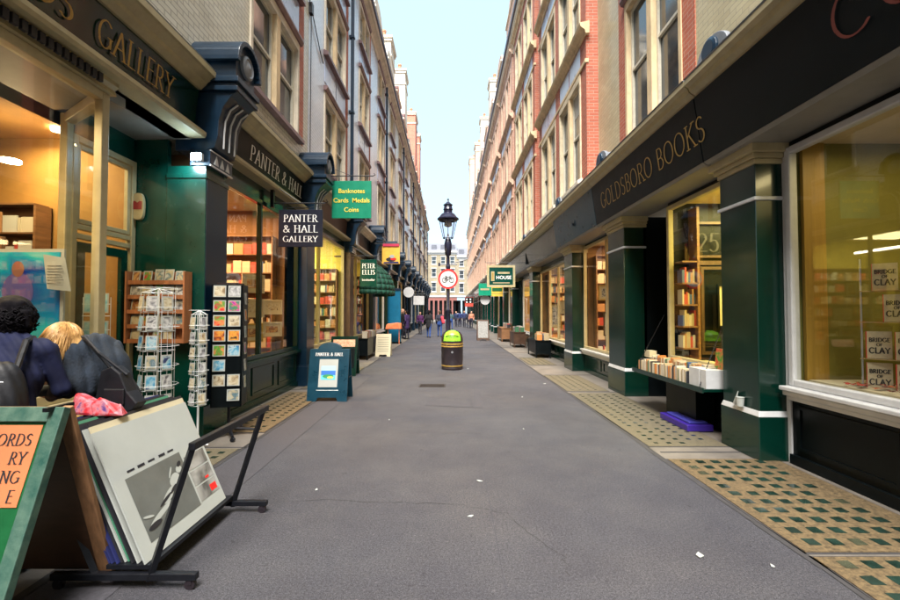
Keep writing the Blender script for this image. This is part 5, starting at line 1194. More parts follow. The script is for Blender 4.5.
g = MB(); g.box(lx-.02,lx+.02,sy+.012,ly-.05,sz-.12,sz-.08); g.box(lx-.02,lx+.02,sy+.012,ly-.05,sz+.1,sz+.14); g.build('bracket', M['chrome'], t)

bx, by = .06, 12.1
t = thing('litter_bin', 'black cylindrical litter bin with lime green hood in front of the lamp post', 'litter bin', (bx, by, 0))
g = MB(); g.lathe([(.29,0),(.3,.02),(.3,.06),(.29,.08),(.305,.3),(.305,.62),(.31,.63),(.31,.66),(.295,.67)], (bx,by,0), 32); g.build('body', M['bin'], t, smooth=True)
g = MB(); g.lathe([(.309,.7),(.312,.7),(.312,.74),(.309,.74)], (bx,by,0), 32); g.lathe([(.306,.63),(.313,.635),(.313,.66),(.306,.665)], (bx,by,0), 32); g.lathe([(.298,.1),(.301,.1),(.302,.13),(.299,.13)], (bx,by,0), 32); g.build('gold_band', M['gold'], t, smooth=True)
g = MB(); g.lathe([(.3,.66),(.302,.7),(.3,.78),(.298,.8)], (bx,by,0), 32); g.build('collar', M['bin'], t, smooth=True)
g = MB(); g.lathe([(.297,.8),(.29,.88),(.265,.97),(.21,1.04),(.1,1.08),(.0,1.09)], (bx,by,0), 32); h = g.build('hood', M['litgreen'], t, smooth=True); WL[h.name] = WL[t.name]
g = MB()
# aperture and side shells in black
a0 = []
for k in range(13):
    u_ = -1 + k/6; a0.append((bx + .2*u_, by - math.sqrt(max(.0, .288**2 - (.2*u_)**2)) - .004, .93 + .035*math.cos(u_*math.pi/2)))
g.prism(a0 + [(x_, y_, 1.86 - z_) for x_, y_, z_ in a0[::-1]], [(x_, y_+.01, z_) for x_, y_, z_ in a0] + [(x_, y_+.01, 1.86 - z_) for x_, y_, z_ in a0[::-1]])
for s_ in (-1, 1):
    q = []
    for zz, rr_ in ((.8,.303),(.88,.297),(.97,.272),(1.04,.215),(1.085,.1)):
        q.append((rr_, zz))
    for i in range(4):
        for j in range(6):
            a1 = (R(-38)+R(76)*j/6) if s_ > 0 else (R(142)+R(76)*j/6); a2 = (R(-38)+R(76)*(j+1)/6) if s_ > 0 else (R(142)+R(76)*(j+1)/6)
            g.face([(bx+q[i][0]*math.cos(a1),by+q[i][0]*math.sin(a1),q[i][1]+.004),(bx+q[i][0]*math.cos(a2),by+q[i][0]*math.sin(a2),q[i][1]+.004),(bx+q[i+1][0]*math.cos(a2),by+q[i+1][0]*math.sin(a2),q[i+1][1]+.004),(bx+q[i+1][0]*math.cos(a1),by+q[i+1][0]*math.sin(a1),q[i+1][1]+.004)])
g.build('black_aperture', M['bin'], h)
g = MB(); g.lathe([(.03,0),(.03,-.004),(.001,-.004)], (bx,by-.309,.5), 12, 0, axis='y'); g.build('crest', M['chrome'], t)
g = MB(); 
g.build('crest_base', M['chrome'], t) if False else None

# ------------------------------------------------------------------ left foreground: sandwich board, print browser and its prints
def quad_slab(mb, P, t, m=0): mb.quadbox(*P, t, m)
t = thing('sandwich_board', 'large weathered green sandwich board with orange poster at the bottom left corner', 'sandwich board', (-2.4, 2.2, 0))
def leaf(zt, yt, yb, x0, x1, tk=.03, fw=.07, mat_f=None, mat_b=None, back=False):
    mb = MB(); d = Vector((0, yb-yt, -zt)).normalized(); L = math.hypot(yb-yt, zt); n = Vector((1,0,0)).cross(d).normalized()
    def pt(x, s, o=0): q = Vector((0, yt, zt)) + d*s + n*o; return (x, q.y, q.z)
    def slab(xa, xb, sa, sb, oa, ob, m): mb.prism([pt(xa,sa,oa),pt(xb,sa,oa),pt(xb,sb,oa),pt(xa,sb,oa)], [pt(xa,sa,ob),pt(xb,sa,ob),pt(xb,sb,ob),pt(xa,sb,ob)], m)
    return mb, pt, slab, L
mb, pt, slab, L = leaf(1.1, 2.27, 1.88, -2.78, -2.0)
sg = 1 if pt(0,0,1)[1] < pt(0,0,0)[1] else -1
slab(-2.78,-2.71,0,L,-.02*sg,.025*sg,0); slab(-2.07,-2.0,0,L,-.02*sg,.025*sg,0); slab(-2.71,-2.07,0,.075,-.02*sg,.025*sg,0); slab(-2.71,-2.07,L-.2,L-.12,-.02*sg,.025*sg,0)
fr = mb.build('front_frame', M['boardgreen'], t, bevel=.004)
mb, pt, slab, L = leaf(1.1, 2.27, 1.88, -2.78, -2.0); slab(-2.71,-2.07,.075,L-.2,-.012*sg,.004*sg,0); mb.build('front_panel', M['greenbd'], t)
mb, pt, slab, L = leaf(1.1, 2.27, 1.88, -2.78, -2.0); slab(-2.7,-2.095,.09,.475,.006*sg,.009*sg,0); ps = mb.build('poster', M['orange'], t)
d = Vector(pt(0,1)) - Vector(pt(0,0)); mbt = MB()
for i, s_ in enumerate(('ORDS', 'RY', 'NG', 'E')):
    o = Vector(pt(-2.125, .19+i*.088, .0095*sg)); letters(mbt, s_, o, (1,0,0), tuple(-d), .056, .14, align='r')
mbt.build('lettering', M['ink'], ps)
mb, pt, slab, L = leaf(1.1, 2.29, 2.62, -2.78, -2.0)
slab(-2.78,-2.7,0,L,-.014,.014,0); slab(-2.08,-2.0,0,L,-.014,.014,0); slab(-2.7,-2.08,0,L*.93,-.006,.006,1)
mb.build('back_leaf', [M['ply'], M['woodd']], t, bevel=.004)
g = MB()
for xx in (-2.72, -2.06): g.box(xx-.012, xx+.012, 2.2, 2.36, 1.09, 1.11)
g.build('hinge', M['iron'], t)

# print browser: black tube cradle on feet and castors
t = thing('print_browser', 'black tubular metal browser stand on castors holding large mounted prints', 'print rack', (-1.75, 3.0, 0))
g = MB(); g.box(-1.51,-1.47,2.5,3.52,.8,.845)
g.build('top_rail', M['iron'], t, bevel=.006)
def sq_tube(mb, a, b, w=.017):
    mb.tube([a, b], w*1.3, 4)
for yy in (2.53, 3.48):
    g = MB(); sq_tube(g, (-1.5,yy,.82), (-1.74,yy,.05)); g.build('front_upright', M['iron'], t)
    g = MB(); sq_tube(g, (-2.06,yy+.02,.06), (-2.4,yy+.02,.8)); g.build('back_upright', M['iron'], t)
    g = MB(); g.box(-1.46,-2.3,yy-.02,yy+.02,.055,.095); f = g.build('foot', M['iron'], t, bevel=.005); WL[f.name] = WL[t.name]
    for xx in (-1.5, -2.26):
        g = MB(); g.lathe([(.03,-.012),(.03,.012)], (xx,yy,.03), 16, 0, axis='y'); g.box(xx-.012,xx+.012,yy-.016,yy+.016,.03,.06); g.build('castor', M['bin'], f, smooth=True)
g = MB(); g.box(-1.99,-1.73,2.53,3.48,.11,.135); g.box(-2.38,-2.34,2.5,3.52,.79,.83); g.build('tray', M['iron'], t)
pd = Vector((-.33, 0, .74)).normalized()
mcs = ['paper','paper2','ink','paper','navyc','ink','paper2','greenc','paper','ink','navyc','paper','navyc','navyc']
rk = random.Random(21)
for i in range(14):
    bx0 = -1.76 - i*.0165; z0 = .14 + (0 if i else .0); h = .82 + (.0 if i == 0 else rk.uniform(-.03, .07)); y0 = 2.53 + rk.uniform(-.0, .05) * (i > 0); y1 = 3.42 + rk.uniform(0, .05) * (i > 0)
    tp = thing('mounted_print', '', 'mounted print', (bx0, (y0+y1)/2, z0))
    a = Vector((bx0, y0, z0)); b = Vector((bx0, y1, z0)); u = pd*h
    g = MB(); g.prism([a, b, b+u, a+u], [p_ + Vector((-.009,0,-.004)) for p_ in (a, b, b+u, a+u)]); g.build('mount_board', M[mcs[i]], tp)
    if i == 0:
        n_ = pd.cross(Vector((0,1,0))); n_ = n_ if n_.x > 0 else -n_
        def pp(sy, su, o): return tuple(a + Vector((0, sy*(y1-y0), 0)) + pd*su*h + n_*o)
        def rect(mb, s0, s1, u0, u1, o, m=0): mb.face([pp(s0,u0,o),pp(s1,u0,o),pp(s1,u1,o),pp(s0,u1,o)], m)
        g = MB(); rect(g, .1,.68,.1,.6,.002); q = g.build('grey_print', M['grey_print'], tp); WL[q.name] = WL[tp.name]
        g = MB()   # pale reclining figure seen as soft lobes
        def blob(cy, cu, ry, ru, m, an=0, o=.003):
            g.face([pp(cy+ry*math.cos(k*math.pi/8)*math.cos(an)-ru*math.sin(k*math.pi/8)*math.sin(an), cu+ry*math.cos(k*math.pi/8)*math.sin(an)+ru*math.sin(k*math.pi/8)*math.cos(an), o) for k in range(16)], m)
        blob(.28,.24,.14,.02,0,.3); blob(.42,.33,.1,.032,0,.42,.0033); blob(.52,.41,.065,.045,0,.5,.0036); blob(.6,.47,.035,.03,0,.2,.0039); blob(.19,.19,.07,.022,1,.1,.0042); blob(.36,.31,.08,.012,1,.35,.0045); blob(.47,.35,.05,.012,1,.5,.0048); blob(.62,.51,.03,.018,1,.6,.0051); blob(.16,.27,.05,.01,0,-.3,.0054); blob(.5,.48,.05,.01,0,.9,.0057)
        g.build('pale_figure', [M['paper'], M['ink']], q)
        g = MB()
        for k, s_ in enumerate((.14,.24,.345,.46,.56)): rect(g, s_, s_+.07, .635-.003*(k % 2), .65+.003*(k % 2), .002)
        for k in range(3): rect(g, .7, .97, .115+k*.145, .245+k*.145, .002, 4)
        rect(g, .86,.95,.14,.2,.003,3); pass
        rect(g, .85,.9,.27,.29,.0035,3); pass
        g.build('caption_and_photos', [M['ink'], mat('dark_photo', (.04, .05, .05), .3, noise=.6, nscale=25), M['paper'], M['red'], M['photo_bw']], q)
        tp['label'] = 'front print in the browser, big pale mount with a grey photograph and small photo column'
    else:
        tp['label'] = '%s edged mount board in the browser stand, %s from the front' % ({'paper':'white','navyc':'navy','paper2':'ivory','redc':'magenta','greenc':'green','ink':'black'}[mcs[i]], ['','second','third','fourth','fifth','sixth','seventh','eighth','ninth','tenth','eleventh','twelfth','thirteenth','last'][i]); tp['group'] = 'mounted prints filed in the browser stand'

# ------------------------------------------------------------------ cards and their racks
_card = {}
def card(x, y, z, w, h, m, rz, label, group, tilt=.12, name='greeting_card', border=True):
    """standing card: local x = width, faces -y, leaning back"""
    key = (round(w, 3), round(h, 3), m.name, tilt, border)
    if key not in _card:
        g = MB(); b = lambda a, c, o: (a, o + c*math.sin(tilt), c*math.cos(tilt))
        g.prism([b(-w/2,0,0),b(w/2,0,0),b(w/2,h,0),b(-w/2,h,0)], [b(-w/2,0,.003),b(w/2,0,.003),b(w/2,h,.003),b(-w/2,h,.003)], 0)
        e = .12*w if border else .012; g.face([b(-w/2+e,e,-.001),b(w/2-e,e,-.001),b(w/2-e,h-e,-.001),b(-w/2+e,h-e,-.001)], 1)
        o = g.build(name, [M['paper'], m]); _card[key] = o
    else: o = _card[key].copy(); COL.objects.link(o)
    o.location = (x, y, z); o.rotation_euler = (0, 0, rz); return tag(o, label, 'card', group)
# black three-faced spinner
sx, sy_ = -2.86, 5.6
t = thing('card_spinner', 'tall black revolving stand of colourful cards on a five-star base beside the pilaster', 'card stand', (sx, sy_, 0))
g = MB(); g.tube([(sx,sy_,.06),(sx,sy_,1.95)], .02, 10); g.build('pole', M['iron'], t)
for k in range(5):
    a = k*2*math.pi/5+.3; g = MB(); g.tube([(sx,sy_,.11),(sx+.32*math.cos(a),sy_+.32*math.sin(a),.06)], [.025,.016], 8); g.lathe([(.026,-.02),(.026,.02)], (sx+.32*math.cos(a),sy_+.32*math.sin(a),.028), 10, 0, axis='y'); g.build('base_leg', M['iron'], t)
th = R(14); cdir = Vector((math.cos(th), math.sin(th), 0)); ndir = Vector((math.sin(th), -math.cos(th), 0))
bw, bd = .36, .32
cen = Vector((sx, sy_, 0))
def face_panel(c, u, w_): 
    g = MB(); n_ = Vector((u.y, -u.x, 0)); a = c - u*w_/2; b = c + u*w_/2
    g.prism([(a.x,a.y,.4),(b.x,b.y,.4),(b.x,b.y,1.95),(a.x,a.y,1.95)], [((a-n_*.02).x,(a-n_*.02).y,.4),((b-n_*.02).x,(b-n_*.02).y,.4),((b-n_*.02).x,(b-n_*.02).y,1.95),((a-n_*.02).x,(a-n_*.02).y,1.95)])
    return g.build('panel', M['black'], t, bevel=.003)
face_panel(cen + ndir*bd/2, cdir, bw); face_panel(cen + cdir*bw/2, -ndir, bd); face_panel(cen - cdir*bw/2, ndir, bd); face_panel(cen - ndir*bd/2, -cdir, bw)
g = MB(); g.box(sx-.13,sx+.13,sy_-.1,sy_+.1,1.95,1.975); g.build('top_cap', M['bin'], t)
RW = ['top','second','third','fourth','fifth','sixth','seventh','bottom']
pm = [[4,5],[1,6],[1,4],[3,3],[1,2],[2,None],[4,4],[None,7]]
for r in range(8):
    for c in range(2):
        if pm[r][c] is None: continue
        q = cen + ndir*(bd/2+.014) + cdir*((c-.5)*.17); card(q.x, q.y, 1.79-r*.187, .145, .145, PIX[pm[r][c]], th, 'small square card in the %s row of the black spinner, %s column' % (RW[r], ('left','right')[c]), 'cards in the black spinner', .05, border=False)
for r in range(6):
    q = cen + cdir*(bw/2+.014) + ndir*(.02); card(q.x, q.y, 1.7-r*.215, .115, .15, PIX[[5,3,7,6,5,7][r]], th + math.pi/2, 'grey toned card on the right flank of the black spinner, %s down' % RW[r].replace('bottom','last').replace('top','first'), 'cards on the flank of the black spinner', .05)
# wooden rack on the green wall
t = thing('card_rack', 'orange brown wooden rack of tilted cards fixed to the green porch wall', 'card rack', (-3.6, 5.35, 1.2))
g = MB(); g.box(-3.97,-3.24,5.375,5.395,1.22,2.1); g.box(-3.97,-3.95,5.24,5.375,1.22,2.1); g.box(-3.26,-3.24,5.24,5.375,1.22,2.1)
for r in range(5): g.box(-3.95,-3.26,5.27,5.375,1.22+r*.18,1.235+r*.18); g.box(-3.95,-3.26,5.262,5.27,1.22+r*.18,1.27+r*.18)
g.build('rack_shelves', M['woodl'], t)
rk = random.Random(4)
for r in range(5):
    for c in range(5):
        if rk.random() < .1: continue
        card(-3.87+c*.135+rk.uniform(-.01,.01), 5.29, 1.24+r*.18, rk.choice((.11,.125)), rk.choice((.15,.17)), PIX[rk.choice((0,4,5,7,1,7))], rk.uniform(-.15,.15), 'card in the wooden wall rack, %s shelf from the bottom, %s along' % (['first','second','third','fourth','top'][r], ['first','second','third','fourth','last'][c]), 'cards in the wooden wall rack', .15)
def wire_spinner(x, y, z0, z1, r, rows, label, gname, ncol=4, cw=.1, ch=.14, seed=0, mats=(2,7,4,5,7), foot=True, clab='white wire spinner'):
    t = thing('card_spinner', label, 'card stand', (x, y, 0)); rk = random.Random(seed)
    g = MB(); g.tube([(x,y,.03),(x,y,z1)], .012, 8)
    if foot:
        for k in range(4): a = k*math.pi/2+.4; g.tube([(x,y,.05),(x+r*1.3*math.cos(a),y+r*1.3*math.sin(a),.02)], .012, 6)
    g.build('pole', M['wire'], t)
    g = MB()
    for k in range(8): a = k*math.pi/4; g.tube([(x+r*math.cos(a),y+r*math.sin(a),z0),(x+r*math.cos(a),y+r*math.sin(a),z1-.05),(x,y,z1)], .0035, 4)
    for q in range(rows+1):
        z = z0+(z1-z0-.05)*q/rows; g.tube([(x+r*math.cos(k*math.pi/6),y+r*math.sin(k*math.pi/6),z) for k in range(13)], .0035, 4, caps=False)
        g.tube([(x+r*1.25*math.cos(k*math.pi/6),y+r*1.25*math.sin(k*math.pi/6),z+.05) for k in range(13)], .003, 4, caps=False)
    g.build('wire_frame', M['wire'], t)
    for q in range(rows):
        for c in range(ncol):
            a = -math.pi/2 + (c-(ncol-1)/2)*(2.6/ncol) ; a += .25
            if rk.random() < .08: continue
            z = z0+(z1-z0-.05)*q/rows+.01
            card(x+r*1.1*math.cos(a), y+r*1.1*math.sin(a), z, cw, ch, PIX[rk.choice(mats)], a+math.pi/2, 'card in the %s, tier %s, column %s' % (clab, ['one','two','three','four','five','six','seven'][q], ['one','two','three','four'][c]), gname, .1)
wire_spinner(-3.2, 4.72, .55, 1.86, .16, 6, 'white wire revolving stand of pale blue cards at the corner of the gallery window', 'cards in the white wire spinner', 3, .11, .16, 1, (2,2,7,5,4,2))
wire_spinner(-2.98, 5.12, .5, 1.62, .085, 6, 'slim white wire stand of grey cards in front of the pilaster', 'cards in the slim wire spinner', 2, .09, .14, 2, (5,7,4,5), clab='slim wire spinner by the pilaster')
t = thing('card_rack', 'small wire pocket rack of pale blue cards hanging beside the shop door', 'card rack', (-3.55, 4.42, 1.1))
g = MB()
for xx in (-3.72,-3.58,-3.44): g.tube([(xx,4.36,1.0),(xx,4.36,1.75)], .004, 4)
for zz in (1.02,1.14,1.3,1.42,1.56,1.68): g.tube([(-3.72,4.35,zz),(-3.44,4.35,zz)], .004, 4)
g.build('wire_frame', M['wire'], t)
palebl = picture('pale_blue_card', [(.12,.4,.55),(.3,.6,.7),(.5,.72,.75)], 12)
for r in range(3):
    for c in range(2): card(-3.65+c*.14, 4.345, 1.03+r*.28, .115, .2, palebl, 0, 'pale blue card in the pocket rack by the door, %s pocket, %s side' % (['bottom','middle','top'][r], ('left','right')[c]), 'pale blue cards in the pocket rack', .03)

# ------------------------------------------------------------------ things in and on the gallery window
t = thing('art_poster', 'large cyan and blue art print with a dim violet figure in the gallery window', 'poster', (-3.75, 3.8, 1.1))
g = MB(); g.box(-4.12,-3.42,3.8,3.82,1.1,2.16); g.build('border', M['paper'], t)
g = MB(); g.box(-4.09,-3.45,3.795,3.799,1.13,2.13); q = g.build('picture', picture('cyan_blue_art', [(.0,.03,.4),(.0,.3,.65),(.02,.6,.75),(.5,.85,.7)], 1.6, .3, .8), t); WL[q.name] = WL[t.name]
g = MB(); 
for (cx, cz, rx, rz, m_) in ((-3.82,1.98,.055,.07,1),(-3.82,1.78,.14,.17,0),(-3.82,1.55,.12,.2,0)):
    g.face([(cx+rx*math.cos(k*math.pi/10), 3.793-(m_*.001), cz+rz*math.sin(k*math.pi/10)) for k in range(20)], m_)
g.build('violet_figure', [mat('violet_figure', (.09,.08,.3), .5), mat('brown_face', (.22,.1,.08), .5)], q)
g = MB(); g.prism([(-3.53,3.72,2.1),(-3.34,3.72,2.07),(-3.3,3.74,1.78),(-3.49,3.72,1.8)], [(-3.53,3.723,2.1),(-3.34,3.723,2.07),(-3.3,3.743,1.78),(-3.49,3.723,1.8)])
tag(g.build('paper_note', M['paper']), 'white typed sheet of paper hanging over the blue poster', 'note')
g = MB()
for k in range(7): g.box(-3.49,-3.37+.012*(k % 3),3.716,3.718,2.0-k*.025,2.003-k*.025)
tag(g.build('ruled_lines', M['ink'], bpy.data.objects['paper_note']), None)
t = thing('wall_plaque', 'small white oval plaque with dark red emblem on the green porch wall', 'plaque', (-3.93, 5.4, 2.93))
g = MB(); poly = [(-3.93+.075*math.copysign(abs(math.cos(a))**.6, math.cos(a)), 2.93+.17*math.copysign(abs(math.sin(a))**.8, math.sin(a))) for a in [k*math.pi/14 for k in range(28)]]
g.prism([(a,5.37,b) for a, b in poly], [(a,5.415,b) for a, b in poly]); g.build('plate', M['cream'], t, bevel=.006)
g = MB(); g.face([(-3.99,5.366,2.99),(-3.96,5.366,3.0),(-3.93,5.366,2.975),(-3.9,5.366,3.0),(-3.87,5.366,2.99),(-3.875,5.366,2.89),(-3.985,5.366,2.89)]); g.build('emblem', mat('ox_red', (.22, .01, .015), .5), t)
t = thing('flood_light', 'small lit blue-white flood lamp under the first scroll bracket', 'flood light', (-3.2, 5.34, 3.55))
g = MB(); g.box(-3.25,-3.12,5.34,5.4,3.5,3.6); g.tube([(-3.18,5.4,3.58),(-3.16,5.44,3.62)], .012, 6); g.build('housing', M['white'], t, bevel=.004)
g = MB(); g.box(-3.245,-3.125,5.335,5.339,3.505,3.595); g.build('lit_face', M['flood'], t)
l = bpy.data.lights.new('flood_light_beam', 'AREA'); l.size = .1; l.energy = 2; l.color = (.65, .88, 1); lo = bpy.data.objects.new('flood_light_beam', l); COL.objects.link(lo); lo.location = (-3.3, 5.2, 3.5); lo.rotation_euler = (R(25), R(-15), 0)

# ------------------------------------------------------------------ hanging signs
def hang_sign(x0, x1, y, z0, z1, label, m, wallx, S, border=None, cat='hanging sign', bar=.12, lines=(), lm=None, group='hanging shop signs', stay=True):
    t = thing('hanging_sign', label, cat, ((x0+x1)/2, y, (z0+z1)/2), group=group)
    g = MB(); g.box(x0,x1,y-.02,y+.02,z0,z1); bd = g.build('board', m, t, bevel=.003); WL[bd.name] = WL[t.name]
    if border:
        g = MB(); b_ = .07*(x1-x0)
        for a in ((x0-.01,x1+.01,z1-b_,z1+.01),(x0-.01,x1+.01,z0-.01,z0+b_),(x0-.01,x0+b_,z0+b_,z1-b_),(x1-b_,x1+.01,z0+b_,z1-b_)): g.box(a[0],a[1],y-.03,y+.03,a[2],a[3])
        g.build('border', border, bd)
    g = MB(); zb = z1+bar; far = x1 if S < 0 else x0
    g.tube([(wallx,y,zb),(far-S*.04,y,zb)], .012, 6); g.tube([(far-S*.04,y,zb),(far-S*.09,y,zb+.03),(far-S*.06,y,zb+.06)], .01, 6)
    for xx in (x0+.1*(x1-x0), x1-.1*(x1-x0)): g.tube([(xx,y,z1),(xx,y,zb)], .007, 6)
    if stay: g.tube([(wallx,y,zb+.35),((x0+x1)/2,y,zb)], .006, 5)
    g.box(wallx-.03, wallx+.03, y-.03, y+.03, zb-.08, zb+.4)
    g.build('bracket', M['iron'], t); return t, bd
t, bd = hang_sign(-3.08,-2.29,7.7,2.77,3.44, 'square dark hanging sign reading PANTER & HALL GALLERY', M['signdark'], -3.2, -1)
g = MB()
for s_, z, wd in (('PANTER',3.22,.6),('& HALL',3.03,.62),('GALLERY',2.86,.62)): letters(g, s_, (-2.685,7.678,z), (1,0,0), (0,0,1), .125 if z > 2.9 else .1, .14, align='c', width=wd)
g.build('lettering', M['letter_w'], bd)
t, bd = hang_sign(-2.76,-1.84,10.0,3.79,4.67, 'large bright green hanging sign with yellow words Banknotes Cards Medals Coins', M['signgreen'], -3.2, -1)
for i, s_ in enumerate(('Banknotes','Cards  Medals','Coins')): bfont('lettering', s_, M['goldy'], bd, (-2.3,9.976,4.38-i*.22), (1,0,0), (0,0,1), .148)
t, bd = hang_sign(-2.82,-2.3,13.5,2.4,3.25, 'upright dark green hanging sign reading PETER ELLIS bookseller', M['green_l'], -3.2, -1)
g = MB()
for s_, z in (('PETER',2.98),('ELLIS',2.78)): letters(g, s_, (-2.56,13.478,z), (1,0,0), (0,0,1), .14, .16, align='c', width=.4)
g.build('lettering', M['letter_w'], bd); bfont('lettering', 'bookseller', M['letter_w'], bd, (-2.56,13.477,2.58), (1,0,0), (0,0,1), .095)
t, bd = hang_sign(-2.69,-1.99,17.0,3.5,4.2, 'orange yellow pictorial hanging sign with a red top beyond the green signs', mat('sign_orange', (.85,.45,.06), .5, noise=.12, nscale=5), -3.2, -1)
g = MB(); g.box(-2.66,-2.02,16.95,17.03,4.2,4.3); g.build('red_top', mat('sign_crimson', (.5,.03,.08), .5), bd)
g = MB(); g.face([(-2.34+.2*math.cos(k*.5236),16.977,3.68+.09*math.sin(k*.5236)) for k in range(12)],0); g.face([(-2.24+.12*math.cos(k*.5236),16.975,3.7+.05*math.sin(k*.5236)) for k in range(12)],1); g.face([(-2.3+.1*math.cos(k*.5236),16.974,3.8+.07*math.sin(k*.5236)) for k in range(12)],2); g.face([(-2.66,16.976,3.52),(-2.02,16.976,3.52),(-2.05,16.976,3.6),(-2.6,16.976,3.58)],3)
g.build('painted_patches', [M['ink'], M['red'], M['paper'], M['navyc']], bd)
def disc_sign(x, y, z, r, label, m, wallx):
    t = thing('hanging_sign', label, 'hanging sign', (x, y, z), group='hanging shop signs')
    g = MB(); g.lathe([(r,-.02),(r,.02)], (x,y,z), 28, 0, axis='y'); g.build('board', m, t)
    g = MB(); g.tube([(wallx,y,z+r+.08),(x,y,z+r+.08),(x,y,z+r-.01)], .012, 6); g.build('bracket', M['iron'], t); return t
disc_sign(-2.5,26.0,2.8,.32,'round white hanging sign on the left far along the shopfronts', M['white'], -3.2)
hang_sign(-2.55,-1.8,30.0,2.1,2.72,'plain white rectangular hanging sign on the left, beyond the round white one', M['white'], -3.2, -1, stay=False)
hang_sign(-2.7,-2.15,36.0,2.6,3.2,'small dark hanging sign furthest along the left side', M['black'], -3.2, -1, stay=False)
t, bd = hang_sign(1.56,2.72,18.0,2.65,3.55, 'white bordered green hanging sign with cream letters over the right pavement', M['green_l'], 3.2, 1, border=M['cream'])
bfont('lettering', 'HOUSE', M['letter_w'], bd, (2.25,17.976,2.98), (1,0,0), (0,0,1), .2)
g = MB(); g.box(1.72,1.86,17.974,17.978,2.9,3.3); g.box(1.75,1.83,17.97,17.974,2.95,3.25,1); g.box(2.0,2.5,17.974,17.978,3.2,3.28); g.box(1.8,2.5,17.974,17.978,2.8,2.84); g.build('cream_motif', [M['cream'], M['gold']], bd)
t, bd = hang_sign(1.6,2.32,24.0,2.52,3.2, 'small green hanging sign beyond the white bordered one', M['signgreen'], 3.2, 1); g = MB(); g.box(1.7,2.2,23.974,23.978,2.82,2.92); g.build('cream_band', M['cream'], bd)
disc_sign(1.98,24.2,2.28,.27,'round white sign hanging just below the small green sign', M['white'], 3.2)
t, bd = hang_sign(2.5,3.2,26.0,2.55,3.1, 'yellow and green hanging sign close to the right shopfronts', mat('sign_ochre', (.6,.4,.05), .5, noise=.2), 3.3, 1); g = MB(); g.box(2.55,3.15,25.974,25.978,2.85,3.06); g.build('green_band', M['greenbd'], bd)
t, bd = hang_sign(1.25,1.95,36.0,2.05,2.85, 'red and black hanging sign with four pale squares, far right', mat('sign_brick_red', (.45,.06,.04), .5), 3.2, 1)
g = MB(); g.box(1.27,1.93,35.972,35.978,2.35,2.83,0)
for a in (1.4,1.7):
    for b_ in (2.42,2.65): g.box(a-.05,a+.07,35.966,35.971,b_-.04,b_+.07,1)
g.build('pale_squares', [M['black'], M['letter_w']], bd)
hang_sign(1.9,2.5,44.0,2.5,3.1,'small dark green hanging sign far down the right side', M['green_l'], 3.2, 1, stay=False)

# ------------------------------------------------------------------ sandwich boards down the street
def aboard(x0, x1, y, h, label, m, poster=None, arch=0, splay=.22, frame=None, group='sandwich boards along the pavements', rz=0):
    t = thing('sandwich_board', label, 'sandwich board', ((x0+x1)/2, y, 0), group=group); cx = (x0+x1)/2; w_ = (x1-x0)/2
    for s_, nm in ((-1,'front_panel'),(1,'back_panel')):
        g = MB(); pts = [(-w_,0),(-w_,h-arch)]
        if arch: pts += [(-w_*.75,h-arch)] + [(-w_*.6*math.cos(math.pi*k/10), h-arch+arch*math.sin(math.pi*k/10)) for k in range(11)] + [(w_*.75,h-arch)]
        pts += [(w_,h-arch),(w_,0),(w_*.55,0),(w_*.45,.07),(-w_*.45,.07),(-w_*.55,0)]
        f = lambda a, b, o, s_=s_: (cx+a, y + s_*splay*(1-b/h) + s_*o, b)
        g.prism([f(a,b,0) for a, b in pts], [f(a,b,.025) for a, b in pts]); q = g.build(nm, m, t, bevel=.003); WL[q.name] = WL[t.name]
        if s_ < 0: fq = q; ff = f
    g = MB(); g.tube([(cx-w_-.004,y-splay*.6,h*.4),(cx-w_-.004,y+splay*.6,h*.4)], .005, 5); g.tube([(cx+w_+.004,y-splay*.6,h*.4),(cx+w_+.004,y+splay*.6,h*.4)], .005, 5); g.build('stay', M['iron'], t)
    return t, fq, ff
t, q, f = aboard(-2.56, -1.84, 7.95, 1.04, 'navy blue arched sandwich board reading PANTER & HALL with a blue green landscape poster', M['teal'], arch=.12)
g = MB(); letters(g, 'PANTER & HALL', f(-.0,.8,.027), (1,0,0), (0,.21,1), .055, .16, align='c', width=.5); g.build('lettering', M['letter_w'], q)
def fr_(u0, u1, z0, z1, o): return [f(u0,z0,o), f(u1,z0,o), f(u1,z1,o), f(u0,z1,o)]
g = MB(); g.face(fr_(-.17,.17,.25,.74,.028)); pq = g.build('poster', M['paper'], q); WL[pq.name] = WL[q.name]
g = MB(); g.face(fr_(-.13,.13,.54,.62,.0295),0); g.face(fr_(-.13,.13,.46,.54,.0295),1); g.face(fr_(-.13,.13,.38,.46,.0295),2)
g.face([f(.1*math.cos(k*.5236),.44+.035*math.sin(k*.5236),.031) for k in range(12)],3); g.face([f(.04+.06*math.cos(k*.5236),.42+.02*math.sin(k*.5236),.0325) for k in range(12)],4)
g.build('landscape_picture', [mat('pic_sky',(.35,.6,.8),.5), mat('pic_sea',(.03,.15,.5),.5), mat('pic_shallow',(.1,.5,.6),.5), mat('pic_green',(.03,.25,.1),.5), mat('pic_yellow',(.6,.6,.1),.5)], pq)
g = MB(); g.face(fr_(-.2,.2,.195,.203,.028)); g.build('underline', M['letter_w'], q)
t, q, f = aboard(-3.02, -2.35, 11.0, .98, 'dark green framed board with red and white notice, behind the navy board', M['green'])
g = MB(); g.face(fr_(-.28,.28,.72,.9,.028)); g.build('poster', mat('red_cream_notice', (.5,.12,.06), .5, noise=.6, nscale=25, col2=(.7,.6,.4)), q)
g = MB(); g.face(fr_(-.28,.28,.2,.68,.028)); g.build('notice', M['black'], q)
t, q, f = aboard(-2.68, -2.14, 15.7, .8, 'small cream sandwich board with ruled text on the left, before the teal column', M['paper2'])
g = MB()
for k in range(7): g.face(fr_(-.2,.2,.18+k*.08,.2+k*.08,.028))
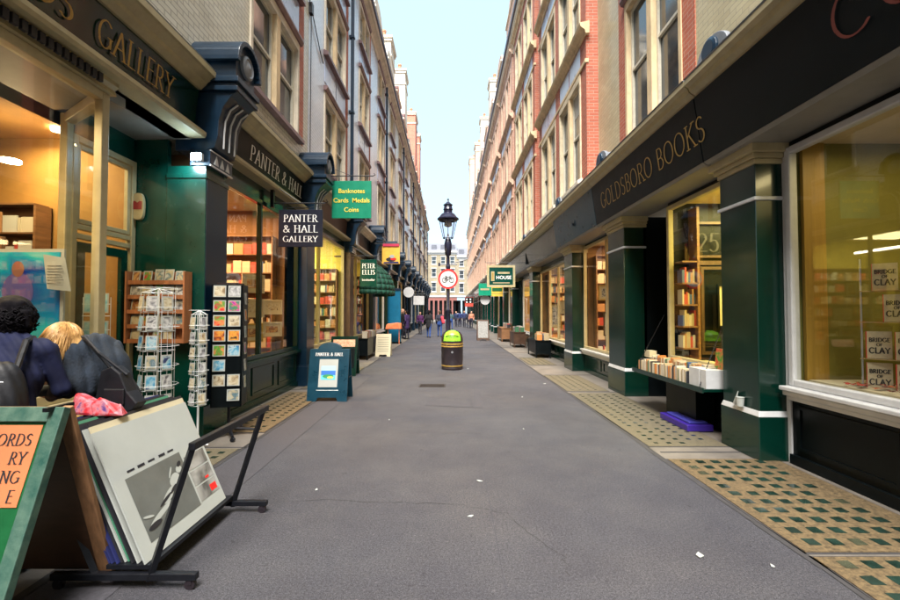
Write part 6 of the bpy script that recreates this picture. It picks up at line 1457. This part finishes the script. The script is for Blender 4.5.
g.build('text_lines', mat('grey_ink', (.2,.2,.15), .6), q)
t, q, f = aboard(1.52, 2.2, 24.4, 1.16, 'dark wooden framed menu board with pale chalk writing on the right pavement', M['woodd'])
g = MB(); g.face(fr_(-.28,.28,.15,1.08,.028)); pq = g.build('slate', mat('chalky_slate', (.1,.1,.1), .8, noise=.9, nscale=30, col2=(.4,.4,.38)), q)

# ------------------------------------------------------------------ book tables, awning, teal column
def book(x, y, z, w, h, d, m, rz, label, group, lean=0):
    key = ('b', round(w,3), round(h,3), round(d,3), m.name)
    if key not in _card:
        g = MB(); g.box(-d/2,d/2,-w/2,w/2,0,h,0); g.box(-d/2+.006,d/2+.001,-w/2+.004,w/2-.004,.004,h-.006,1) if False else None
        _card[key] = g.build('book', [m]); o = _card[key]
    else: o = _card[key].copy(); COL.objects.link(o)
    o.location = (x, y, z); o.rotation_euler = (lean, 0, rz); return tag(o, label, 'book', group)
def book_table(x0, x1, y0, y1, h, label, gname, lab, seed, m=M['black'], boxed=True, per=.05):
    t = thing('book_table', label, 'table', ((x0+x1)/2, (y0+y1)/2, 0))
    g = MB(); g.box(x0,x1,y0,y1,h-.03,h); g.build('tabletop', m, t)
    for a in (x0+.03, x1-.03):
        for b_ in (y0+.03, y1-.03): g = MB(); g.box(a-.02,a+.02,b_-.02,b_+.02,0,h-.03); g.build('leg', m, t)
    if boxed: g = MB(); g.box(x0+.02,x1-.02,y0+.02,y1-.02,.15,h-.04); g.build('cupboard', m, t)
    rk = random.Random(seed); n = 0; tiers = ['front','middle','back']
    for r in range(2):
        y = y0+.05; 
        while y < y1-.06 and n < 40:
            w_ = rk.uniform(.03, .055); xx = (x0+x1)/2 + (-.12 if r else .12)
            book(xx, y, h+.002, w_, rk.uniform(.17,.25), .17, rk.choice(BOOKC), rk.uniform(-.05,.05), lab, gname); y += w_+.004; n += 1
book_table(-3.2,-2.72,14.3,16.3,.72,'black trestle of second-hand books below the green Peter Ellis sign','books on the left trestle','book standing spine outwards on the left trestle',1)
book_table(2.95,3.5,14.9,16.4,.62,'low black box table of books in front of the fourth right shop window','books on the near right box table','book on the low black box table by the right windows',2)
book_table(2.85,3.4,19.3,20.6,.7,'dark book table under the yellow sign side, second on the right','books on the second right table','book on the second table along the right pavement',3, M['woodd'])
book_table(2.75,3.3,23.0,25.0,.75,'brown book table beside the menu board on the right','books on the table beside the menu board','book on the brown table beside the menu board',4, M['wood'])
t = thing('awning', 'dark green half-dome shop awning on the left, beyond the Peter Ellis sign', 'awning', (-3.2, 16.4, 2.35))
g = MB(); N1, N2 = 16, 8; cx, cy, cz, rx, ry, rz_ = -3.2, 16.6, 2.4, 1.05, 1.5, 1.1
P_ = lambda i, j: (cx + rx*math.cos(math.pi/2*j/N2)*math.sin(math.pi*i/N1), cy - ry*math.cos(math.pi/2*j/N2)*math.cos(math.pi*i/N1), cz + rz_*math.sin(math.pi/2*j/N2))
for i in range(N1):
    for j in range(N2): g.face([P_(i,j),P_(i+1,j),P_(i+1,j+1),P_(i,j+1)])
for i in range(N1): a = P_(i,0); b_ = P_(i+1,0); g.face([a,b_,(b_[0],b_[1],b_[2]-.16),(a[0],a[1],a[2]-.16)])
o = g.build('canopy', mat('awning_canvas', (.003,.06,.035), .8, noise=.15, nscale=6), t, smooth=True); sm = o.modifiers.new('thick', 'SOLIDIFY'); sm.thickness = .012
g = MB()
for i in range(0, N1+1, 2): g.tube([P_(i,j) for j in range(N2+1)], .006, 5)
g.build('ribs', M['iron'], t)
t = thing('advert_column', 'bright teal blue upright panel on the left pavement under the awning', 'panel', (-2.9, 22, 0))
tealb = mat('bright_teal_paint', (.0,.13,.25), .45, noise=.15, nscale=4)
g = MB(); g.box(-3.12,-2.52,21.9,22.15,.06,2.7); g.build('panel_body', tealb, t, bevel=.02)
g = MB(); g.box(-3.15,-2.49,21.87,22.18,0,.08); g.build('plinth', M['black'], t); g = MB(); g.box(-3.15,-2.49,21.87,22.18,2.7,2.8); g.build('capping', M['blueg'], t)
g = MB(); g.prism([(-3.2,21.3,.75),(-2.45,21.3,.75),(-2.4,21.6,.75),(-3.2,21.6,.75)], [(-3.15,21.35,1.0),(-2.6,21.3,1.08),(-2.42,21.55,1.05),(-3.2,21.6,1.02)]); g.box(-3.1,-3.06,21.4,21.44,0,.75); g.box(-2.55,-2.51,21.4,21.44,0,.75)
tag(g.build('bargain_bin', mat('salmon_orange_paint', (.7,.2,.08), .6, noise=.2), bevel=.02), 'salmon orange display bin standing against the teal panel', 'display bin')

# ------------------------------------------------------------------ right: fold-down shelf of books
t = thing('book_shelf_flap', 'green fold-down shelf hung on chains below the lit Goldsboro window', 'shelf', (3.45, 6.35, .6))
g = MB(); g.box(3.16,3.58,5.38,7.45,.6,.635); g.box(3.14,3.16,5.38,7.45,.585,.655); g.build('shelf_board', M['green'], t, bevel=.004)
g = MB()
for yy in (5.5, 7.35):
    n_ = 40; a = Vector((3.17,yy,.64)); b_ = Vector((3.6,yy-.12 if yy > 6 else yy+.1,1.55))
    for k in range(n_):
        c = a.lerp(b_, (k+.5)/n_); dz = (b_-a).normalized()*.011; g.tube([c-dz, c+dz], .0075 if k % 2 else .005, 5)
g.build('chain', M['iron'], t)
g = MB(); g.box(3.35,3.6,5.9,6.7,0,.6); g.build('support_box', M['black'], t)
rk = random.Random(31); cnt = 0
rows = [(3.26,'front row'),(3.45,'back row')]
for rx_, rl in rows:
    y = 5.82 if rx_ < 3.3 else 5.7; i = 0
    while y < 7.3 and i < 45:
        w_ = rk.uniform(.018,.045); book(rx_+rk.uniform(-.008,.008), y, .637 + (.0 if rx_ < 3.3 else .06), w_, rk.uniform(.15,.2), .13, rk.choice(BOOKC[:3]*4+BOOKC[1:2]*3+BOOKC), rk.uniform(-.03,.03), 'book in the %s on the fold-down shelf under the Goldsboro window' % rl, 'books in the %s of the fold-down shelf' % rl, rk.uniform(-.05,.05)); y += w_+.003; i += 1
g = MB(); g.box(3.38,3.53,5.66,7.35,.637,.695); tag(g.build('riser_block', M['wood']), 'brown wooden riser under the back row of books on the fold-down shelf', 'riser')
for i, (y0, y1, lb) in enumerate(((5.55,5.78,'white upright box at the near end of the fold-down shelf, right-hand one'),(5.4,5.53,'narrow white box nearest the camera on the fold-down shelf'))):
    g = MB(); g.box(3.2,3.36 + .06*i,y0,y1,.637,.87); g.box(3.21,3.35,y0+.01,y1-.01,.87,.872); tag(g.build('box_file', M['white'], bevel=.004), lb, 'box', 'white boxes on the fold-down shelf')
g = MB(); g.box(3.33,3.45,7.2,7.38,.84,.95); tag(g.build('price_card', M['paper2']), 'cream card standing at the far end of the fold-down shelf', 'card')
g = MB(); g.prism([(3.5,5.45,.8),(3.5,5.72,.8),(3.52,5.7,1.12),(3.52,5.47,1.12)], [(3.52,5.45,.8),(3.52,5.72,.8),(3.54,5.7,1.12),(3.54,5.47,1.12)])
tag(g.build('picture_book', PIX[1]), 'red and green illustrated book propped against the Goldsboro window', 'book')
g = MB(); g.box(3.15,3.5,5.75,6.5,.01,.1); g.box(3.2,3.45,5.8,6.4,.1,.13,1)
tag(g.build('crate', [mat('violet_plastic', (.03,.012,.2), .4), mat('blue_folded_cover', (.03,.03,.25), .6)], bevel=.012), 'flat violet blue crate on the pavement under the fold-down shelf', 'crate')
g = MB(); g.lathe([(.035,0),(.045,.1),(.048,.1)], (3.285,4.9,.536), 16); g.prism([(3.26,4.95,.54),(3.3,5.05,.54),(3.32,5.0,.66),(3.28,4.93,.7)], [(3.27,4.95,.54),(3.31,5.05,.54),(3.33,5.0,.66),(3.29,4.93,.7)])
tag(g.build('paper_cup', M['paper']), 'white paper cup and crumpled wrapper on the ledge of the nearest right pilaster', 'cup')

# BRIDGE OF CLAY novels on glass shelves
cover = mat('buff_book_cover', (.5,.43,.3), .5, noise=.12, nscale=30)
def novel(x, y, z, rz, label, first=[None]):
    if first[0] is None:
        t = thing('novel', label, 'book', (0,0,0), group='BRIDGE OF CLAY novels in the right window', local=True)
        g = MB(); g.box(-.085,.085,-.015,.015,0,.25); g.build('book_block', [cover], t)
        g = MB()
        for s_, z_, h, wd in (('BRIDGE',.155,.035,.14),('OF',.115,.025,.04),('CLAY',.05,.05,.14)): letters(g, s_, (0,-.016,z_), (1,0,0), (0,0,1), h, .24, thin=.7, serif=False, align='c', width=wd)
        g.build('title_lettering', M['ink'], t)
        g = MB(); g.box(-.087,-.085,-.016,.016,0,.25); g.build('red_spine', M['red'], t)
        first[0] = t; o = t; o.location = (x,y,z); o.rotation_euler = (0,0,rz)
    else: o = dup_tree(first[0], None, (x,y,z), rz); o['label'] = label
    return o
rz_n = R(-38)
for i, (x, y, z, lb) in enumerate([(4.0,4.0,1.8,'topmost BRIDGE OF CLAY novel, alone on the upper glass shelf'),(4.02,3.92,1.51,'BRIDGE OF CLAY novel alone on the second glass shelf'),
      (3.96,4.03,1.17,'left BRIDGE OF CLAY novel of the pair on the third shelf'),(4.06,3.86,1.17,'right BRIDGE OF CLAY novel of the pair on the third shelf'),
      (3.96,4.03,.88,'left BRIDGE OF CLAY novel of the lowest pair, on the white block'),(4.06,3.86,.88,'right BRIDGE OF CLAY novel of the lowest pair, on the white block')]): novel(x+.01, y-.04, z, rz_n + (i % 3 - 1)*.06, lb)
for i in range(4):
    o = dup_tree(bpy.data.objects['novel'], None, (4.18+.02*i, 3.66-.0*i, [1.8,1.51,1.17,.88][i]), rz_n); o['label'] = 'BRIDGE OF CLAY novel nearest the photo edge on the %s shelf' % ['top','second','third','lowest'][i]
t = thing('glass_display_stand', 'glass shelves on thin posts holding the BRIDGE OF CLAY novels', 'display stand', (4.1, 3.8, .8))
g = MB()
for z in (1.79,1.5,1.16): g.prism([(3.85,4.05,z),(4.3,3.45,z),(4.4,3.55,z),(3.97,4.15,z)], [(3.85,4.05,z+.008),(4.3,3.45,z+.008),(4.4,3.55,z+.008),(3.97,4.15,z+.008)])
g.build('glass_shelves', mat('frosted_shelf_edge', (.35,.25,.12), .2), t)
g = MB(); g.tube([(3.88,4.06,.8),(3.88,4.06,2.1)], .008, 6); g.tube([(4.35,3.5,.8),(4.35,3.5,2.1)], .008, 6); g.build('post', M['chrome'], t)
g = MB(); g.prism([(3.85,4.05,.8),(4.3,3.45,.8),(4.4,3.55,.8),(3.97,4.15,.8)], [(3.85,4.05,.875),(4.3,3.45,.875),(4.4,3.55,.875),(3.97,4.15,.875)]); g.build('white_block', M['paper2'], t)
rk = random.Random(8); leafm = [mat('red_leaf', (.35,.03,.015), .6), mat('rust_leaf', (.4,.1,.02), .6), mat('dark_leaf', (.12,.03,.015), .6)]
g = MB()
for i in range(240):
    x = rk.uniform(3.76,4.15); y = rk.uniform(1.0,4.25) ; z = .9 + rk.uniform(0,.03); a = rk.uniform(0,6.28); r = rk.uniform(.025,.05)
    pts = []
    for k in range(10): q = r*(1 if k % 2 == 0 else .55); pts.append((x+q*math.cos(a+k*.628), y+q*math.sin(a+k*.628), z+rk.uniform(0,.02)))
    g.face(pts, i % 3)
tag(g.build('autumn_leaves', leafm), 'scattered red autumn leaves on the floor of the right window display', 'leaves', kind='stuff')

# framed pictures in the windows
def framed(x, y, z, w, h, S, m, fm, label, group, rz=0):
    t = thing('framed_picture', label, 'picture', (x, y, z), rz if S < 0 else rz + math.pi, group=group, local=True)
    g = MB(); f_ = .03
    g.box(-.01,.02,-w/2,-w/2+f_,0,h); g.box(-.01,.02,w/2-f_,w/2,0,h); g.box(-.01,.02,-w/2+f_,w/2-f_,0,f_); g.box(-.01,.02,-w/2+f_,w/2-f_,h-f_,h); g.build('frame', fm, t)
    g = MB(); g.box(-.008,.002,-w/2+f_,w/2-f_,f_,h-f_); g.build('mount', M['paper2'], t)
    g = MB(); e = f_+.18*min(w,h); g.face([(.004,-w/2+e,e),(.004,w/2-e,e),(.004,w/2-e,h-e),(.004,-w/2+e,h-e)]); g.build('picture', m, t)
    return t
pos = [(-3.62,6.5,1.55,.5,.42),(-3.62,7.9,1.95,.42,.34),(-3.62,7.9,1.5,.42,.34),(-3.62,7.85,1.05,.42,.34),(-3.62,8.75,1.55,.42,.3),(-3.62,8.75,1.1,.42,.3),(-3.6,6.5,.95,.5,.45),(-3.6,7.15,1.0,.4,.4)]
ln = ['upper left','topmost middle','centre middle','lower middle','upper right','lower right','lower left','bottom centre']
for i, (x, y, z, w_, h) in enumerate(pos): framed(x, y, z, w_, h, -1, PIX[0] if i % 2 else PIX[4], M['paper2'] if i % 3 else M['gold'], '%s pale framed picture in the warm Panter and Hall window' % ln[i], 'pictures in the Panter and Hall window', rz=-R(40))
t = thing('display_easel', 'dark wooden crossed easel bars behind the Panter and Hall window pictures', 'easel', (-3.7, 7.2, .8))
g = MB()
for a, b_ in (((-3.72,6.2,2.3),(-3.72,7.2,.9)),((-3.72,7.2,2.0),(-3.72,6.4,.9)),((-3.7,7.7,1.9),(-3.7,8.3,1.3)),((-3.7,8.3,1.9),(-3.7,7.6,1.1)),((-3.7,7.6,.8),(-3.7,8.4,1.6))): g.tube([a, b_], .03, 4)
g.build('bars', M['woodd'], t)
for i, (y, z, w_, h) in enumerate([(10.6,1.7,.35,.5),(11.3,2.2,.3,.4),(12.0,2.0,.3,.45),(11.4,1.4,.5,.4),(12.3,1.35,.45,.4),(10.5,1.0,.4,.4),(11.2,.9,.4,.35),(12.1,.85,.5,.35)]):
    framed(-3.95, y, z, w_, h, -1, PIX[[4,5,0,7,4,5,7,0][i]], M['woodd'], 'small dark framed print in the yellow window, %s of eight from the top left' % ['first','second','third','fourth','fifth','sixth','seventh','eighth'][i], 'prints in the bright yellow left window', rz=-R(45))
for i, (y, z, w_, h) in enumerate([(9.6,1.2,.4,.5),(10.6,1.0,.45,.6),(11.1,1.9,.35,.4),(13.0,1.1,.4,.9),(14.1,1.2,.5,.7),(15.1,1.5,.4,.5),(16.3,1.0,.5,.9)]):
    framed(4.0, y, z, w_, h, 1, PIX[[4,0,5,7,0,4,5][i]], M['woodd'] if i % 2 else M['gold'], 'framed picture in the warm right windows past Goldsboro, %s from the near end' % ['first','second','third','fourth','fifth','sixth','last'][i], 'pictures in the right windows past Goldsboro', rz=R(45))
t_ = framed(4.5, 7.0, 1.35, .3, .7, -1, PIX[5], M['black'], 'dark framed picture on the inner door of the yellow Goldsboro room', None, rz=-R(90))

# cables along the left facade
g = MB(); g.tube([(-3.27,9.5,9.9),(-3.26,9.7,9.0),(-3.26,9.9,8.7),(-3.26,10.1,8.6),(-3.27,10.6,8.2),(-3.27,10.9,8.0)], .012, 6); g.tube([(-3.27,9.95,8.7),(-3.27,9.95,4.9)], .01, 6); g.tube([(-3.27,9.5,9.9),(-3.27,9.4,12.8)], .01, 6)
g.box(-3.3,-3.22,9.85,9.98,8.6,8.85); tag(g.build('facade_cable', M['iron']), 'black cable and junction box running down the left upper facade', 'cable')
g = MB(); pts = [(-3.1,9.6,4.7),(-2.4,9.62,4.2),(-3.15,9.7,3.9)]
g.tube([(-3.2,8.2,3.6),(-2.9,8.8,3.75),(-2.8,9.4,3.95)], .008, 5); tag(g.build('slack_cable', M['iron']), 'slack black cable looping between the first two left signs', 'cable')
